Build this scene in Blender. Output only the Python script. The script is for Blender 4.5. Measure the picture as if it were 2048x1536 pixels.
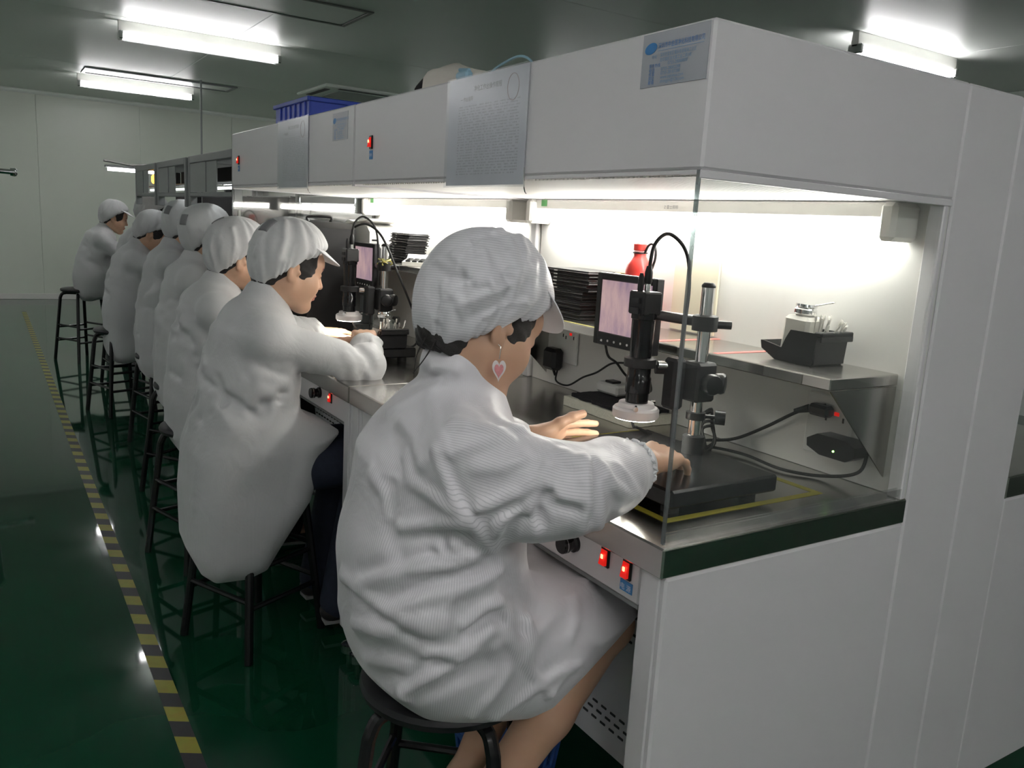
import bpy, math, random
import numpy as np
from mathutils import Vector, Matrix

# ------------------------------------------------------------------ scene, camera, world, exposure
for o in list(bpy.data.objects): bpy.data.objects.remove(o)
SC = bpy.context.scene
COL = SC.collection
PI = math.pi
FZ = -0.07            # floor height (bench worktops are at 0.75)
HC = 2.543            # ceiling height
WY = 12.4             # far wall
cam_d = bpy.data.cameras.new('camera'); cam = bpy.data.objects.new('camera', cam_d); COL.objects.link(cam)
cam_d.sensor_width = 36.0; cam_d.sensor_fit = 'HORIZONTAL'
cam_d.lens = 36.0*1653.58/2048.0
cam_d.clip_start = 0.05; cam_d.clip_end = 100
_R = np.array([[0.84511252,-0.05084835,0.53216471],[-0.5313813,-0.1887802,0.82583046],[0.05847004,-0.98070203,-0.18656037]])
_r, _u, _f = _R[:,0], -_R[:,1], _R[:,2]
cam.matrix_world = Matrix(((_r[0],_u[0],-_f[0],0),(_r[1],_u[1],-_f[1],0),(_r[2],_u[2],-_f[2],1.218),(0,0,0,1)))
SC.camera = cam
w = bpy.data.worlds.new('world'); SC.world = w; w.use_nodes = True
w.node_tree.nodes['Background'].inputs[0].default_value = (0.5,0.52,0.5,1)
w.node_tree.nodes['Background'].inputs[1].default_value = 0.02
SC.view_settings.view_transform = 'Standard'; SC.view_settings.look = 'None'
SC.view_settings.gamma = 1.0; SC.view_settings.use_curve_mapping = False
SC.view_settings.exposure = 1.0
LAMP = 15.0           # ceiling tube radiance
BENCH_LAMP = 15.0     # bench tube radiance

# ------------------------------------------------------------------ materials
MATS = {}
def nt_new(name):
    m = bpy.data.materials.new(name); m.use_nodes = True
    return m, m.node_tree, m.node_tree.nodes['Principled BSDF']
def mat(name, col, rough=0.5, metal=0.0, var=0.06, scale=8.0, bump=0.0, bscale=60.0, emit=None, estr=0.0, sheen=0.0, coat=0.0, trans=0.0, spec=None, stretch=None, rvar=0.0, sss=0.0):
    if name in MATS: return MATS[name]
    m, nt, b = nt_new(name)
    N, L = nt.nodes, nt.links
    tc = N.new('ShaderNodeTexCoord')
    mp = N.new('ShaderNodeMapping'); L.new(tc.outputs['Object'], mp.inputs[0])
    if stretch: mp.inputs['Scale'].default_value = stretch
    nz = N.new('ShaderNodeTexNoise'); nz.inputs['Scale'].default_value = scale; nz.inputs['Detail'].default_value = 4
    L.new(mp.outputs[0], nz.inputs['Vector'])
    mx = N.new('ShaderNodeMix'); mx.data_type = 'RGBA'
    c0 = [max(0,c*(1-var)) for c in col]; c1 = [min(1,c*(1+var)) for c in col]
    mx.inputs['A'].default_value = (*c0,1); mx.inputs['B'].default_value = (*c1,1)
    L.new(nz.outputs['Fac'], mx.inputs['Factor'])
    L.new(mx.outputs['Result'], b.inputs['Base Color'])
    b.inputs['Roughness'].default_value = rough; b.inputs['Metallic'].default_value = metal
    if rvar:
        mr = N.new('ShaderNodeMapRange'); L.new(nz.outputs['Fac'], mr.inputs[0])
        mr.inputs['To Min'].default_value = max(0.02, rough-rvar); mr.inputs['To Max'].default_value = rough+rvar
        L.new(mr.outputs[0], b.inputs['Roughness'])
    if spec is not None: b.inputs['Specular IOR Level'].default_value = spec
    if sheen: b.inputs['Sheen Weight'].default_value = sheen
    if coat: b.inputs['Coat Weight'].default_value = coat
    if trans: b.inputs['Transmission Weight'].default_value = trans
    if sss:
        b.inputs['Subsurface Weight'].default_value = sss; b.inputs['Subsurface Radius'].default_value = (0.012,0.005,0.003)
        b.inputs['Subsurface Scale'].default_value = 1.0
    if emit: b.inputs['Emission Color'].default_value = (*emit,1); b.inputs['Emission Strength'].default_value = estr
    if bump:
        n2 = N.new('ShaderNodeTexNoise'); n2.inputs['Scale'].default_value = bscale; n2.inputs['Detail'].default_value = 3
        L.new(mp.outputs[0], n2.inputs['Vector'])
        bp = N.new('ShaderNodeBump'); bp.inputs['Strength'].default_value = bump; bp.inputs['Distance'].default_value = 0.004
        L.new(n2.outputs['Fac'], bp.inputs['Height']); L.new(bp.outputs[0], b.inputs['Normal'])
    MATS[name] = m
    return m
def M(n): return MATS[n]

mat('floor_green', (0.005,0.055,0.026), 0.045, var=0.25, scale=1.3, rvar=0.012, spec=0.5)
mat('wall_paint', (0.68,0.73,0.64), 0.32, var=0.03, scale=1.0)
mat('ceiling_paint', (0.80,0.84,0.79), 0.40, var=0.03, scale=0.8)
mat('wall_clean', (0.82,0.83,0.80), 0.4, var=0.02)
mat('panel_white', (0.74,0.725,0.74), 0.34, var=0.02, scale=2.0, bump=0.03, bscale=300)
mat('panel_inner', (0.70,0.69,0.66), 0.38, var=0.03, scale=2.0)
mat('off_white', (0.72,0.70,0.66), 0.4, var=0.03)
mat('trim_white', (0.70,0.70,0.66), 0.3, var=0.03)
mat('steel', (0.52,0.505,0.48), 0.24, 1.0, var=0.03, scale=3, rvar=0.03, stretch=(14,1,14))
mat('steel_dark', (0.25,0.25,0.24), 0.42, 0.9, var=0.1, scale=5, rvar=0.05)
mat('rack_grey', (0.27,0.28,0.28), 0.45, 0.2, var=0.05)
mat('rack_sheet', (0.30,0.32,0.31), 0.5, var=0.06)
mat('chrome', (0.80,0.80,0.80), 0.10, 1.0, var=0.03)
mat('black_plastic', (0.012,0.012,0.013), 0.32, var=0.2)
mat('black_matte', (0.016,0.016,0.017), 0.6, var=0.2)
mat('black_gloss', (0.010,0.010,0.011), 0.12, var=0.2)
mat('black_plate', (0.016,0.016,0.017), 0.22, var=0.3, rvar=0.05, scale=20)
mat('black_cloth', (0.010,0.010,0.012), 0.85, var=0.3)
mat('rubber', (0.013,0.013,0.013), 0.5, var=0.2)
mat('red_paint', (0.68,0.055,0.045), 0.28, var=0.04)
mat('red_lamp', (0.75,0.01,0.01), 0.2, emit=(1,0.02,0.01), estr=0.22)
mat('red_lamp_core', (0.9,0.1,0.05), 0.2, emit=(1,0.25,0.12), estr=2.2)
mat('green_led', (0.3,0.9,0.2), 0.3, emit=(0.4,1,0.2), estr=3)
mat('amber_lamp', (0.9,0.45,0.05), 0.3, emit=(1,0.45,0.05), estr=2.5)
mat('green_tag', (0.10,0.33,0.10), 0.5)
mat('blue_label', (0.05,0.27,0.62), 0.45)
mat('blue_ink', (0.06,0.22,0.55), 0.5)
mat('blue_ink_pale', (0.17,0.33,0.55), 0.5)
mat('logo_blue', (0.03,0.22,0.55), 0.4, var=0.2, scale=60)
mat('white_ink', (0.8,0.85,0.9), 0.5)
mat('grey_ink', (0.20,0.20,0.21), 0.6)
mat('blue_crate', (0.05,0.10,0.55), 0.38)
mat('blue_basket', (0.04,0.12,0.42), 0.4)
mat('blue_tube', (0.30,0.50,0.62), 0.35)
mat('bag_white', (0.68,0.64,0.58), 0.55, var=0.06, bump=0.3, bscale=25)
mat('foam_white', (0.70,0.69,0.58), 0.85, var=0.1, scale=40, bump=0.6, bscale=180)
mat('foam_dark', (0.022,0.022,0.026), 0.9, var=0.4, scale=40, bump=0.8, bscale=220)
mat('cream_paper', (0.70,0.52,0.25), 0.6)
mat('yellow_tape', (0.42,0.36,0.04), 0.45, var=0.08)
mat('red_tape', (0.72,0.20,0.17), 0.4)
mat('yellow_edge', (0.40,0.36,0.10), 0.5)
mat('bottle_plastic', (0.78,0.76,0.70), 0.35, trans=0.25, var=0.03)
mat('cotton', (0.78,0.76,0.70), 0.8)
mat('ring_white', (0.74,0.70,0.69), 0.35, var=0.03)
mat('ring_light', (0.9,0.9,0.85), 0.4, emit=(1,0.97,0.86), estr=26.0)
mat('pale_box', (0.72,0.72,0.70), 0.35)
mat('calc_body', (0.72,0.71,0.66), 0.4)
mat('calc_lcd', (0.35,0.38,0.33), 0.3)
mat('outlet_plate', (0.70,0.70,0.68), 0.35)
mat('tube_glow', (1,1,1), 0.4, emit=(1.0,0.985,0.94), estr=BENCH_LAMP)
mat('tube_ceiling', (1,1,1), 0.4, emit=(1.0,0.975,1.0), estr=LAMP)
mat('tube_rack', (1,1,1), 0.4, emit=(0.97,1.0,1.0), estr=3.5)
mat('stool_black', (0.010,0.010,0.011), 0.22, var=0.2)
mat('stool_seat', (0.012,0.012,0.014), 0.40, var=0.3)
mat('skin', (0.60,0.37,0.25), 0.45, var=0.06, scale=25, sss=0.12)
mat('hair', (0.012,0.009,0.008), 0.38, var=0.5, scale=30, stretch=(1,1,6), bump=0.5, bscale=300)
mat('jeans', (0.018,0.024,0.045), 0.8, var=0.3, scale=60)
mat('dark_trousers', (0.012,0.012,0.016), 0.8, var=0.3)
mat('shoe_dark', (0.02,0.018,0.018), 0.45)
mat('shoe_sole', (0.3,0.3,0.3), 0.6)
mat('earring_white', (0.80,0.76,0.75), 0.3)
mat('earring_pink', (0.72,0.30,0.31), 0.3, var=0.25, scale=250)
mat('dark_void', (0.012,0.010,0.010), 0.8)
mat('mesh_patch', (0.24,0.24,0.25), 0.7)
mat('grille_white', (0.80,0.79,0.76), 0.4)
mat('vent_dark', (0.03,0.03,0.03), 0.6)

def glass_mat(name, tint, gloss_rough=0.03, dirt=0.06):
    m = bpy.data.materials.new(name); m.use_nodes = True
    nt = m.node_tree; N, L = nt.nodes, nt.links
    N.remove(N['Principled BSDF'])
    out = N['Material Output']
    tr = N.new('ShaderNodeBsdfTransparent'); tr.inputs[0].default_value = (*tint,1)
    gl = N.new('ShaderNodeBsdfGlossy'); gl.inputs['Roughness'].default_value = gloss_rough
    df = N.new('ShaderNodeBsdfDiffuse'); df.inputs[0].default_value = (0.75,0.77,0.76,1)
    ge = N.new('ShaderNodeNewGeometry'); dp = N.new('ShaderNodeVectorMath'); dp.operation = 'DOT_PRODUCT'
    L.new(ge.outputs['Incoming'], dp.inputs[0]); L.new(ge.outputs['Normal'], dp.inputs[1])
    ab = N.new('ShaderNodeMath'); ab.operation = 'ABSOLUTE'; L.new(dp.outputs['Value'], ab.inputs[0])
    om = N.new('ShaderNodeMath'); om.operation = 'SUBTRACT'; om.inputs[0].default_value = 1.0; L.new(ab.outputs[0], om.inputs[1])
    pw = N.new('ShaderNodeMath'); pw.operation = 'POWER'; pw.inputs[1].default_value = 5.0; L.new(om.outputs[0], pw.inputs[0])
    fr = N.new('ShaderNodeMath'); fr.operation = 'MULTIPLY_ADD'; fr.inputs[1].default_value = 0.9; fr.inputs[2].default_value = 0.035; L.new(pw.outputs[0], fr.inputs[0])
    m1 = N.new('ShaderNodeMixShader'); m2 = N.new('ShaderNodeMixShader')
    tc = N.new('ShaderNodeTexCoord'); nz = N.new('ShaderNodeTexNoise'); nz.inputs['Scale'].default_value = 3; nz.inputs['Detail'].default_value = 6
    L.new(tc.outputs['Object'], nz.inputs['Vector'])
    mr = N.new('ShaderNodeMapRange'); mr.inputs['From Min'].default_value = 0.4; mr.inputs['From Max'].default_value = 0.75
    mr.inputs['To Min'].default_value = dirt*0.3; mr.inputs['To Max'].default_value = dirt
    L.new(nz.outputs['Fac'], mr.inputs[0])
    L.new(mr.outputs[0], m1.inputs[0]); L.new(tr.outputs[0], m1.inputs[1]); L.new(df.outputs[0], m1.inputs[2])
    L.new(fr.outputs[0], m2.inputs[0]); L.new(m1.outputs[0], m2.inputs[1]); L.new(gl.outputs[0], m2.inputs[2])
    L.new(m2.outputs[0], out.inputs[0])
    MATS[name] = m
glass_mat('clear_pane', (0.97,0.985,0.98), 0.02, 0.045)
glass_mat('holder_film', (0.95,0.96,0.97), 0.22, 0.10)
glass_mat('pane_edge', (0.42,0.47,0.48), 0.08, 0.35)
glass_mat('lamp_cover', (0.97,0.97,0.97), 0.1, 0.1)
glass_mat('bottle_clear', (0.80,0.82,0.80), 0.06, 0.2)

def coat_mat(name, col, line, rough=0.40):
    """white clean-room cloth: per-vertex 'stripe' coordinate (metres across the weave) draws the fine dark carbon threads"""
    m, nt, b = nt_new(name); N, L = nt.nodes, nt.links
    at = N.new('ShaderNodeAttribute'); at.attribute_name = 'stripe'
    mu = N.new('ShaderNodeMath'); mu.operation = 'MULTIPLY'; mu.inputs[1].default_value = 1/0.0042; L.new(at.outputs['Fac'], mu.inputs[0])
    fr = N.new('ShaderNodeMath'); fr.operation = 'FRACT'; L.new(mu.outputs[0], fr.inputs[0])
    lt = N.new('ShaderNodeMath'); lt.operation = 'LESS_THAN'; lt.inputs[1].default_value = 0.24; L.new(fr.outputs[0], lt.inputs[0])
    ml = N.new('ShaderNodeMath'); ml.operation = 'MULTIPLY'; ml.inputs[1].default_value = line; L.new(lt.outputs[0], ml.inputs[0])
    mx = N.new('ShaderNodeMix'); mx.data_type = 'RGBA'; mx.inputs['A'].default_value = (*col,1); mx.inputs['B'].default_value = (0.10,0.11,0.14,1)
    L.new(ml.outputs[0], mx.inputs['Factor']); L.new(mx.outputs['Result'], b.inputs['Base Color'])
    b.inputs['Roughness'].default_value = rough; b.inputs['Sheen Weight'].default_value = 0.3; b.inputs['Sheen Roughness'].default_value = 0.4
    tc = N.new('ShaderNodeTexCoord'); nz = N.new('ShaderNodeTexNoise'); nz.inputs['Scale'].default_value = 14; nz.inputs['Detail'].default_value = 3; nz.inputs['Distortion'].default_value = 1.2
    L.new(tc.outputs['Object'], nz.inputs['Vector'])
    bp = N.new('ShaderNodeBump'); bp.inputs['Strength'].default_value = 0.25; bp.inputs['Distance'].default_value = 0.012
    L.new(nz.outputs['Fac'], bp.inputs['Height']); L.new(bp.outputs[0], b.inputs['Normal'])
    MATS[name] = m
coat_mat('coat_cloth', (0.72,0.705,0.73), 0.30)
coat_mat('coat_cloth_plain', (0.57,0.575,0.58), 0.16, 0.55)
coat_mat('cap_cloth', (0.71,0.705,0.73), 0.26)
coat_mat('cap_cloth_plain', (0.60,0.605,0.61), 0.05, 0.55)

def tape_mat():
    m, nt, b = nt_new('hazard_stripes'); N, L = nt.nodes, nt.links
    tc = N.new('ShaderNodeTexCoord'); sp = N.new('ShaderNodeSeparateXYZ'); L.new(tc.outputs['Object'], sp.inputs[0])
    mu = N.new('ShaderNodeMath'); mu.operation = 'MULTIPLY_ADD'; mu.inputs[1].default_value = 1/0.145; L.new(sp.outputs[1], mu.inputs[0])
    m0 = N.new('ShaderNodeMath'); m0.operation = 'MULTIPLY'; m0.inputs[1].default_value = 4.0; L.new(sp.outputs[0], m0.inputs[0]); L.new(m0.outputs[0], mu.inputs[2])
    fr = N.new('ShaderNodeMath'); fr.operation = 'FRACT'; L.new(mu.outputs[0], fr.inputs[0])
    lt = N.new('ShaderNodeMath'); lt.operation = 'LESS_THAN'; lt.inputs[1].default_value = 0.5; L.new(fr.outputs[0], lt.inputs[0])
    nz = N.new('ShaderNodeTexNoise'); nz.inputs['Scale'].default_value = 40; L.new(tc.outputs['Object'], nz.inputs['Vector'])
    mx = N.new('ShaderNodeMix'); mx.data_type = 'RGBA'; mx.inputs['A'].default_value = (0.055,0.055,0.06,1); mx.inputs['B'].default_value = (0.42,0.40,0.07,1)
    L.new(lt.outputs[0], mx.inputs['Factor'])
    m2 = N.new('ShaderNodeMix'); m2.data_type = 'RGBA'; m2.blend_type = 'MULTIPLY'; m2.inputs['Factor'].default_value = 0.3
    L.new(mx.outputs['Result'], m2.inputs['A']); L.new(nz.outputs['Color'], m2.inputs['B'])
    L.new(m2.outputs['Result'], b.inputs['Base Color']); b.inputs['Roughness'].default_value = 0.4
    MATS['hazard_stripes'] = m
tape_mat()

def screen_mat():
    m, nt, b = nt_new('screen_picture'); N, L = nt.nodes, nt.links
    tc = N.new('ShaderNodeTexCoord'); mp = N.new('ShaderNodeMapping'); mp.inputs['Scale'].default_value = (1,60,14); L.new(tc.outputs['Object'], mp.inputs[0])
    nz = N.new('ShaderNodeTexNoise'); nz.inputs['Scale'].default_value = 1.3; nz.inputs['Detail'].default_value = 6; nz.inputs['Roughness'].default_value = 0.7; L.new(mp.outputs[0], nz.inputs['Vector'])
    n2 = N.new('ShaderNodeTexNoise'); n2.inputs['Scale'].default_value = 9; n2.inputs['Detail'].default_value = 2; L.new(tc.outputs['Object'], n2.inputs['Vector'])
    ad = N.new('ShaderNodeMath'); ad.operation = 'MULTIPLY_ADD'; ad.inputs[1].default_value = 0.6; L.new(n2.outputs['Fac'], ad.inputs[0])
    ml = N.new('ShaderNodeMath'); ml.operation = 'MULTIPLY'; ml.inputs[1].default_value = 0.5; L.new(nz.outputs['Fac'], ml.inputs[0]); L.new(ml.outputs[0], ad.inputs[2])
    cr = N.new('ShaderNodeValToRGB'); e = cr.color_ramp.elements
    e[0].position = 0.38; e[0].color = (0.17,0.13,0.22,1); e[1].position = 0.72; e[1].color = (0.62,0.42,0.40,1)
    x = cr.color_ramp.elements.new(0.53); x.color = (0.40,0.27,0.32,1)
    L.new(ad.outputs[0], cr.inputs[0])
    b.inputs['Base Color'].default_value = (0.02,0.02,0.02,1); b.inputs['Roughness'].default_value = 0.3
    L.new(cr.outputs[0], b.inputs['Emission Color']); b.inputs['Emission Strength'].default_value = 0.42
    MATS['screen_picture'] = m
screen_mat()

# ------------------------------------------------------------------ geometry helpers
class G:
    """collects faces of ONE piece"""
    def __init__(s): s.v = []; s.f = []
    def add(s, v, f):
        n = len(s.v); s.v += [tuple(p) for p in v]; s.f += [tuple(i+n for i in q) for q in f]; return s
    def box(s, lo, hi, c=0.0, rot=None, ctr=None):
        lo, hi = np.minimum(lo,hi).astype(float), np.maximum(lo,hi).astype(float)
        c = min(c, 0.49*float(min(hi-lo)))
        if c <= 0:
            v = [(x,y,z) for x in (lo[0],hi[0]) for y in (lo[1],hi[1]) for z in (lo[2],hi[2])]
            f = [(0,1,3,2),(4,6,7,5),(0,4,5,1),(2,3,7,6),(0,2,6,4),(1,5,7,3)]
        else:
            v = []; idx = {}
            for i in (0,1):
                for j in (0,1):
                    for k in (0,1):
                        P = [ (lo,hi)[t][a] for a,t in ((0,i),(1,j),(2,k)) ]
                        for a in range(3):
                            q = [P[b] + (0 if b == a else (c if (i,j,k)[b]==0 else -c)) for b in range(3)]
                            idx[(i,j,k,a)] = len(v); v.append(q)
            f = []
            for a in range(3):
                b, d = (a+1)%3, (a+2)%3
                for t in (0,1):
                    q = []
                    for (p,r) in ((0,0),(1,0),(1,1),(0,1)):
                        ijk = [0,0,0]; ijk[a]=t; ijk[b]=p; ijk[d]=r; q.append(idx[(*ijk,a)])
                    f.append(tuple(q) if t else tuple(q[::-1]))
                for p in (0,1):
                    for r in (0,1):
                        A = [0,0,0]; B = [0,0,0]; A[b]=B[b]=p; A[d]=B[d]=r; A[a]=0; B[a]=1
                        q = [idx[(*A,b)], idx[(*B,b)], idx[(*B,d)], idx[(*A,d)]]
                        f.append(tuple(q))
            for i in (0,1):
                for j in (0,1):
                    for k in (0,1):
                        f.append(tuple(idx[(i,j,k,a)] for a in range(3)))
        v = np.array(v,float)
        if rot is not None:
            cc = (lo+hi)/2 if ctr is None else np.asarray(ctr,float)
            v = (v-cc) @ np.asarray(rot).T + cc
        return s.add(v, f)
    def ring(s, pts_list, caps=True, closed=False):
        n = len(pts_list[0]); v = [p for r in pts_list for p in r]; f = []
        m = len(pts_list)
        for i in range(m-1 if not closed else m):
            for j in range(n):
                a, b = i*n+j, i*n+(j+1)%n; k = (i+1)%m
                f.append((a,b,k*n+(j+1)%n,k*n+j))
        if caps and not closed:
            f.append(tuple(range(n))[::-1]); f.append(tuple((m-1)*n+j for j in range(n)))
        return s.add(v, f)
    def tube(s, pts, r, seg=10, caps=True, closed=False):
        P = np.array(pts,float); m = len(P)
        R = np.full(m, r) if np.isscalar(r) else np.array(r,float)
        T = np.gradient(P,axis=0)
        if closed: T = np.roll(P,-1,0)-np.roll(P,1,0)
        T /= np.linalg.norm(T,axis=1)[:,None]+1e-12
        nrm = np.cross(T[0],(0,0,1.0)); 
        if np.linalg.norm(nrm)<1e-3: nrm = np.cross(T[0],(1.0,0,0))
        nrm /= np.linalg.norm(nrm); rings = []
        for i in range(m):
            nrm = nrm - T[i]*np.dot(nrm,T[i]); nrm /= np.linalg.norm(nrm)+1e-12
            bn = np.cross(T[i],nrm)
            a = np.arange(seg)*2*PI/seg
            rings.append(P[i]+R[i]*(np.cos(a)[:,None]*nrm+np.sin(a)[:,None]*bn))
        return s.ring(rings, caps, closed)
    def cyl(s, a, b, r, seg=20, r2=None):
        return s.tube([a,b],[r, r if r2 is None else r2],seg)
    def lathe(s, c, prof, axis=(0,0,1), seg=28):
        """profile [(radius, height)] about axis through c"""
        ax = np.array(axis,float); ax /= np.linalg.norm(ax)
        n = np.cross(ax,(1.0,0,0)); 
        if np.linalg.norm(n)<1e-3: n = np.cross(ax,(0,1.0,0))
        n /= np.linalg.norm(n); b = np.cross(ax,n); a = np.arange(seg)*2*PI/seg; c = np.array(c,float)
        rings = [c+ax*h+max(r,1e-4)*(np.cos(a)[:,None]*n+np.sin(a)[:,None]*b) for r,h in prof]
        return s.ring(rings)
    def prism(s, poly, axis, a0, a1):
        """poly: 2-D outline in the other two axes (cyclic order), extruded along axis"""
        o = [(1,2),(2,0),(0,1)][axis]; n = len(poly); rings = []
        for t in (a0,a1):
            r = []
            for p in poly:
                q = [0,0,0]; q[axis]=t; q[o[0]]=p[0]; q[o[1]]=p[1]; r.append(q)
            rings.append(np.array(r,float))
        return s.ring(rings)
    def xf(s, mtx):
        s.v = [tuple((mtx @ Vector(p))[:]) for p in s.v]; return s

def spline(pts, n=10):
    P = np.array(pts,float); out = []
    Q = np.vstack([2*P[0]-P[1],P,2*P[-1]-P[-2]])
    for i in range(1,len(Q)-2):
        p0,p1,p2,p3 = Q[i-1:i+3]
        for t in np.linspace(0,1,n,endpoint=False):
            out.append(0.5*((2*p1)+(-p0+p2)*t+(2*p0-5*p1+4*p2-p3)*t*t+(-p0+3*p1-3*p2+p3)*t**3))
    out.append(P[-1]); return np.array(out)

def mesh_from(name, v, f, smooth=False, auto=None):
    me = bpy.data.meshes.new(name); me.from_pydata([tuple(map(float,p)) for p in v], [], f)
    if smooth: me.polygons.foreach_set('use_smooth', [True]*len(me.polygons))
    me.validate(); 
    if auto is not None:
        me.polygons.foreach_set('use_smooth', [True]*len(me.polygons)); me.set_sharp_from_angle(angle=math.radians(auto))
    me.update(); return me
def fix_normals(me):
    import bmesh
    bm = bmesh.new(); bm.from_mesh(me); bmesh.ops.recalc_face_normals(bm, faces=bm.faces); bm.to_mesh(me); bm.free()
def origin_of(parent):
    p = np.zeros(3); o = parent
    while o is not None: p = p+np.array(o.location); o = o.parent
    return p
def obj(name, g, m, parent=None, auto=35, local=False, loc=None):
    """link ONE mesh object; world coordinates unless local"""
    v = np.array(g.v,float)
    off = np.zeros(3)
    if parent is not None and not local: off = origin_of(parent)
    if loc is not None: off = np.array(loc,float)
    me = mesh_from(name, v-off, g.f, auto=None); fix_normals(me)
    me.polygons.foreach_set('use_smooth', [True]*len(me.polygons)); me.set_sharp_from_angle(angle=math.radians(auto))
    me.materials.append(M(m) if isinstance(m,str) else m)
    o = bpy.data.objects.new(name, me); COL.objects.link(o)
    if parent is not None: o.parent = parent
    elif loc is not None: o.location = loc
    return o
def tag(o, label=None, cat=None, group=None, kind=None):
    if label: o['label'] = label
    if cat: o['category'] = cat
    if group: o['group'] = group
    if kind: o['kind'] = kind
    return o
def thing(name, label, cat, loc=(0,0,0), rz=0, group=None, kind=None):
    o = bpy.data.objects.new(name, None); COL.objects.link(o); o.empty_display_size = 0.05
    o.location = loc; o.rotation_euler = (0,0,rz)
    return tag(o, label, cat, group, kind)
def inst(src, parent, loc, name=None):
    c = src.copy(); COL.objects.link(c); c.parent = parent; c.location = loc
    if name: c.name = name
    return c
def copy_tree(o, parent=None):
    c = o.copy(); COL.objects.link(c)
    c.parent = parent
    for ch in list(o.children): copy_tree(ch, c)
    return c
def text_obj(name, s, m, parent, loc, size, rot, align='LEFT', squeeze=1.0):
    """flat lettering turned into a mesh; rot = 3x3 columns (text x, text y, normal)"""
    cu = bpy.data.curves.new(name, 'FONT'); cu.body = s; cu.size = size; cu.align_x = align
    o = bpy.data.objects.new('tmp_text', cu); COL.objects.link(o)
    dg = bpy.context.evaluated_depsgraph_get(); me = bpy.data.meshes.new_from_object(o.evaluated_get(dg))
    bpy.data.objects.remove(o); bpy.data.curves.remove(cu)
    R = np.array(rot,float).T; v = np.zeros(len(me.vertices)*3); me.vertices.foreach_get('co', v); v = v.reshape(-1,3)
    v[:,0] *= squeeze
    v = v @ R.T + np.array(loc,float) - (origin_of(parent) if parent else 0)
    me.vertices.foreach_set('co', v.ravel()); me.update(); me.name = name
    me.materials.clear(); me.materials.append(M(m))
    t = bpy.data.objects.new(name, me); COL.objects.link(t); t.parent = parent
    return t
def rotz(a): c,s = math.cos(a),math.sin(a); return np.array([[c,-s,0],[s,c,0],[0,0,1]])
def roty(a): c,s = math.cos(a),math.sin(a); return np.array([[c,0,s],[0,1,0],[-s,0,c]])
def rotx(a): c,s = math.cos(a),math.sin(a); return np.array([[1,0,0],[0,c,-s],[0,s,c]])
rng = random.Random(7)
# ------------------------------------------------------------------ room shell
X0R, X1R, Y0R = -3.2, 7.2, -4.2
fl = tag(obj('floor', G().box((X0R-.1,Y0R-.1,FZ-.1),(X1R+.1,WY+.1,FZ)), 'floor_green'), 'glossy dark green epoxy floor', kind='structure')
ce = tag(obj('ceiling', G().box((X0R-.1,Y0R-.1,HC+.012),(X1R+.1,WY+.1,HC+.1)), 'vent_dark'), 'grey white panelled clean room ceiling', kind='structure')
ys = [Y0R,-1.01,1.64,4.29,6.94,9.6,WY]; xs = [X0R,-2.15,1.75,5.65,X1R]
for i in range(len(ys)-1):
    for j in range(len(xs)-1):
        obj('ceiling_panel', G().box((xs[j]+.002,ys[i]+.002,HC),(xs[j+1]-.002,ys[i+1]-.002,HC+.014),.003), 'ceiling_paint', ce)
def panel_wall(name, label, axis, pos, thick, a0, a1, step, start):
    lo = [0,0,FZ]; hi = [0,0,HC]; o = 1-axis
    lo[axis], hi[axis] = (pos, pos+thick); lo[o], hi[o] = a0, a1
    lo2, hi2 = list(lo), list(hi); sg = 1 if thick>0 else -1
    lo2[axis] = pos+sg*.010
    wm = 'wall_paint' if name=='wall_far' else 'wall_clean'
    wob = tag(obj(name, G().box(lo2,hi2), wm), label, kind='structure')
    e = [a0]; t = start
    while t < a1-.05:
        if t > a0+.05: e.append(t)
        t += step
    e.append(a1)
    for k in range(len(e)-1):
        l, h = list(lo), list(hi); l[o] = e[k]+.0015; h[o] = e[k+1]-.0015; h[axis] = pos+sg*.012; l[axis] = pos
        obj('wall_panel', G().box(l,h,.002), wm, wob)
    return wob
panel_wall('wall_far','pale green white panel wall at the far end of the aisle',1,WY,.12,X0R,X1R,1.2,.645-4.8)
panel_wall('wall_left','pale panel wall on the aisle side',0,X0R,-.12,Y0R,WY,1.2,Y0R+1.2)
panel_wall('wall_right','pale panel wall beyond the benches',0,X1R,.12,Y0R,WY,1.2,Y0R+1.2)
panel_wall('wall_back','pale panel wall behind the camera',1,Y0R,-.12,X0R,X1R,1.2,X0R+1.2)
tag(obj('baseboard_far', G().box((X0R,WY-.012,FZ),(X1R,WY-.001,FZ+.075),.004), 'trim_white'), 'white baseboard strip along the far wall', kind='structure')
tag(obj('trim_1', G().box((X0R,WY-.05,HC-.05),(X1R,WY-.001,HC-.001),.02), 'ceiling_paint'), 'cove strip where far wall meets ceiling', kind='structure')
tape = obj('floor_tape', G().box((.338,-1.0,FZ+.0005),(.383,11.0,FZ+.0015)), 'hazard_stripes', loc=(.36,0,FZ))
tag(tape, 'yellow and dark hazard stripe tape running along the green floor', 'tape')

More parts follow.
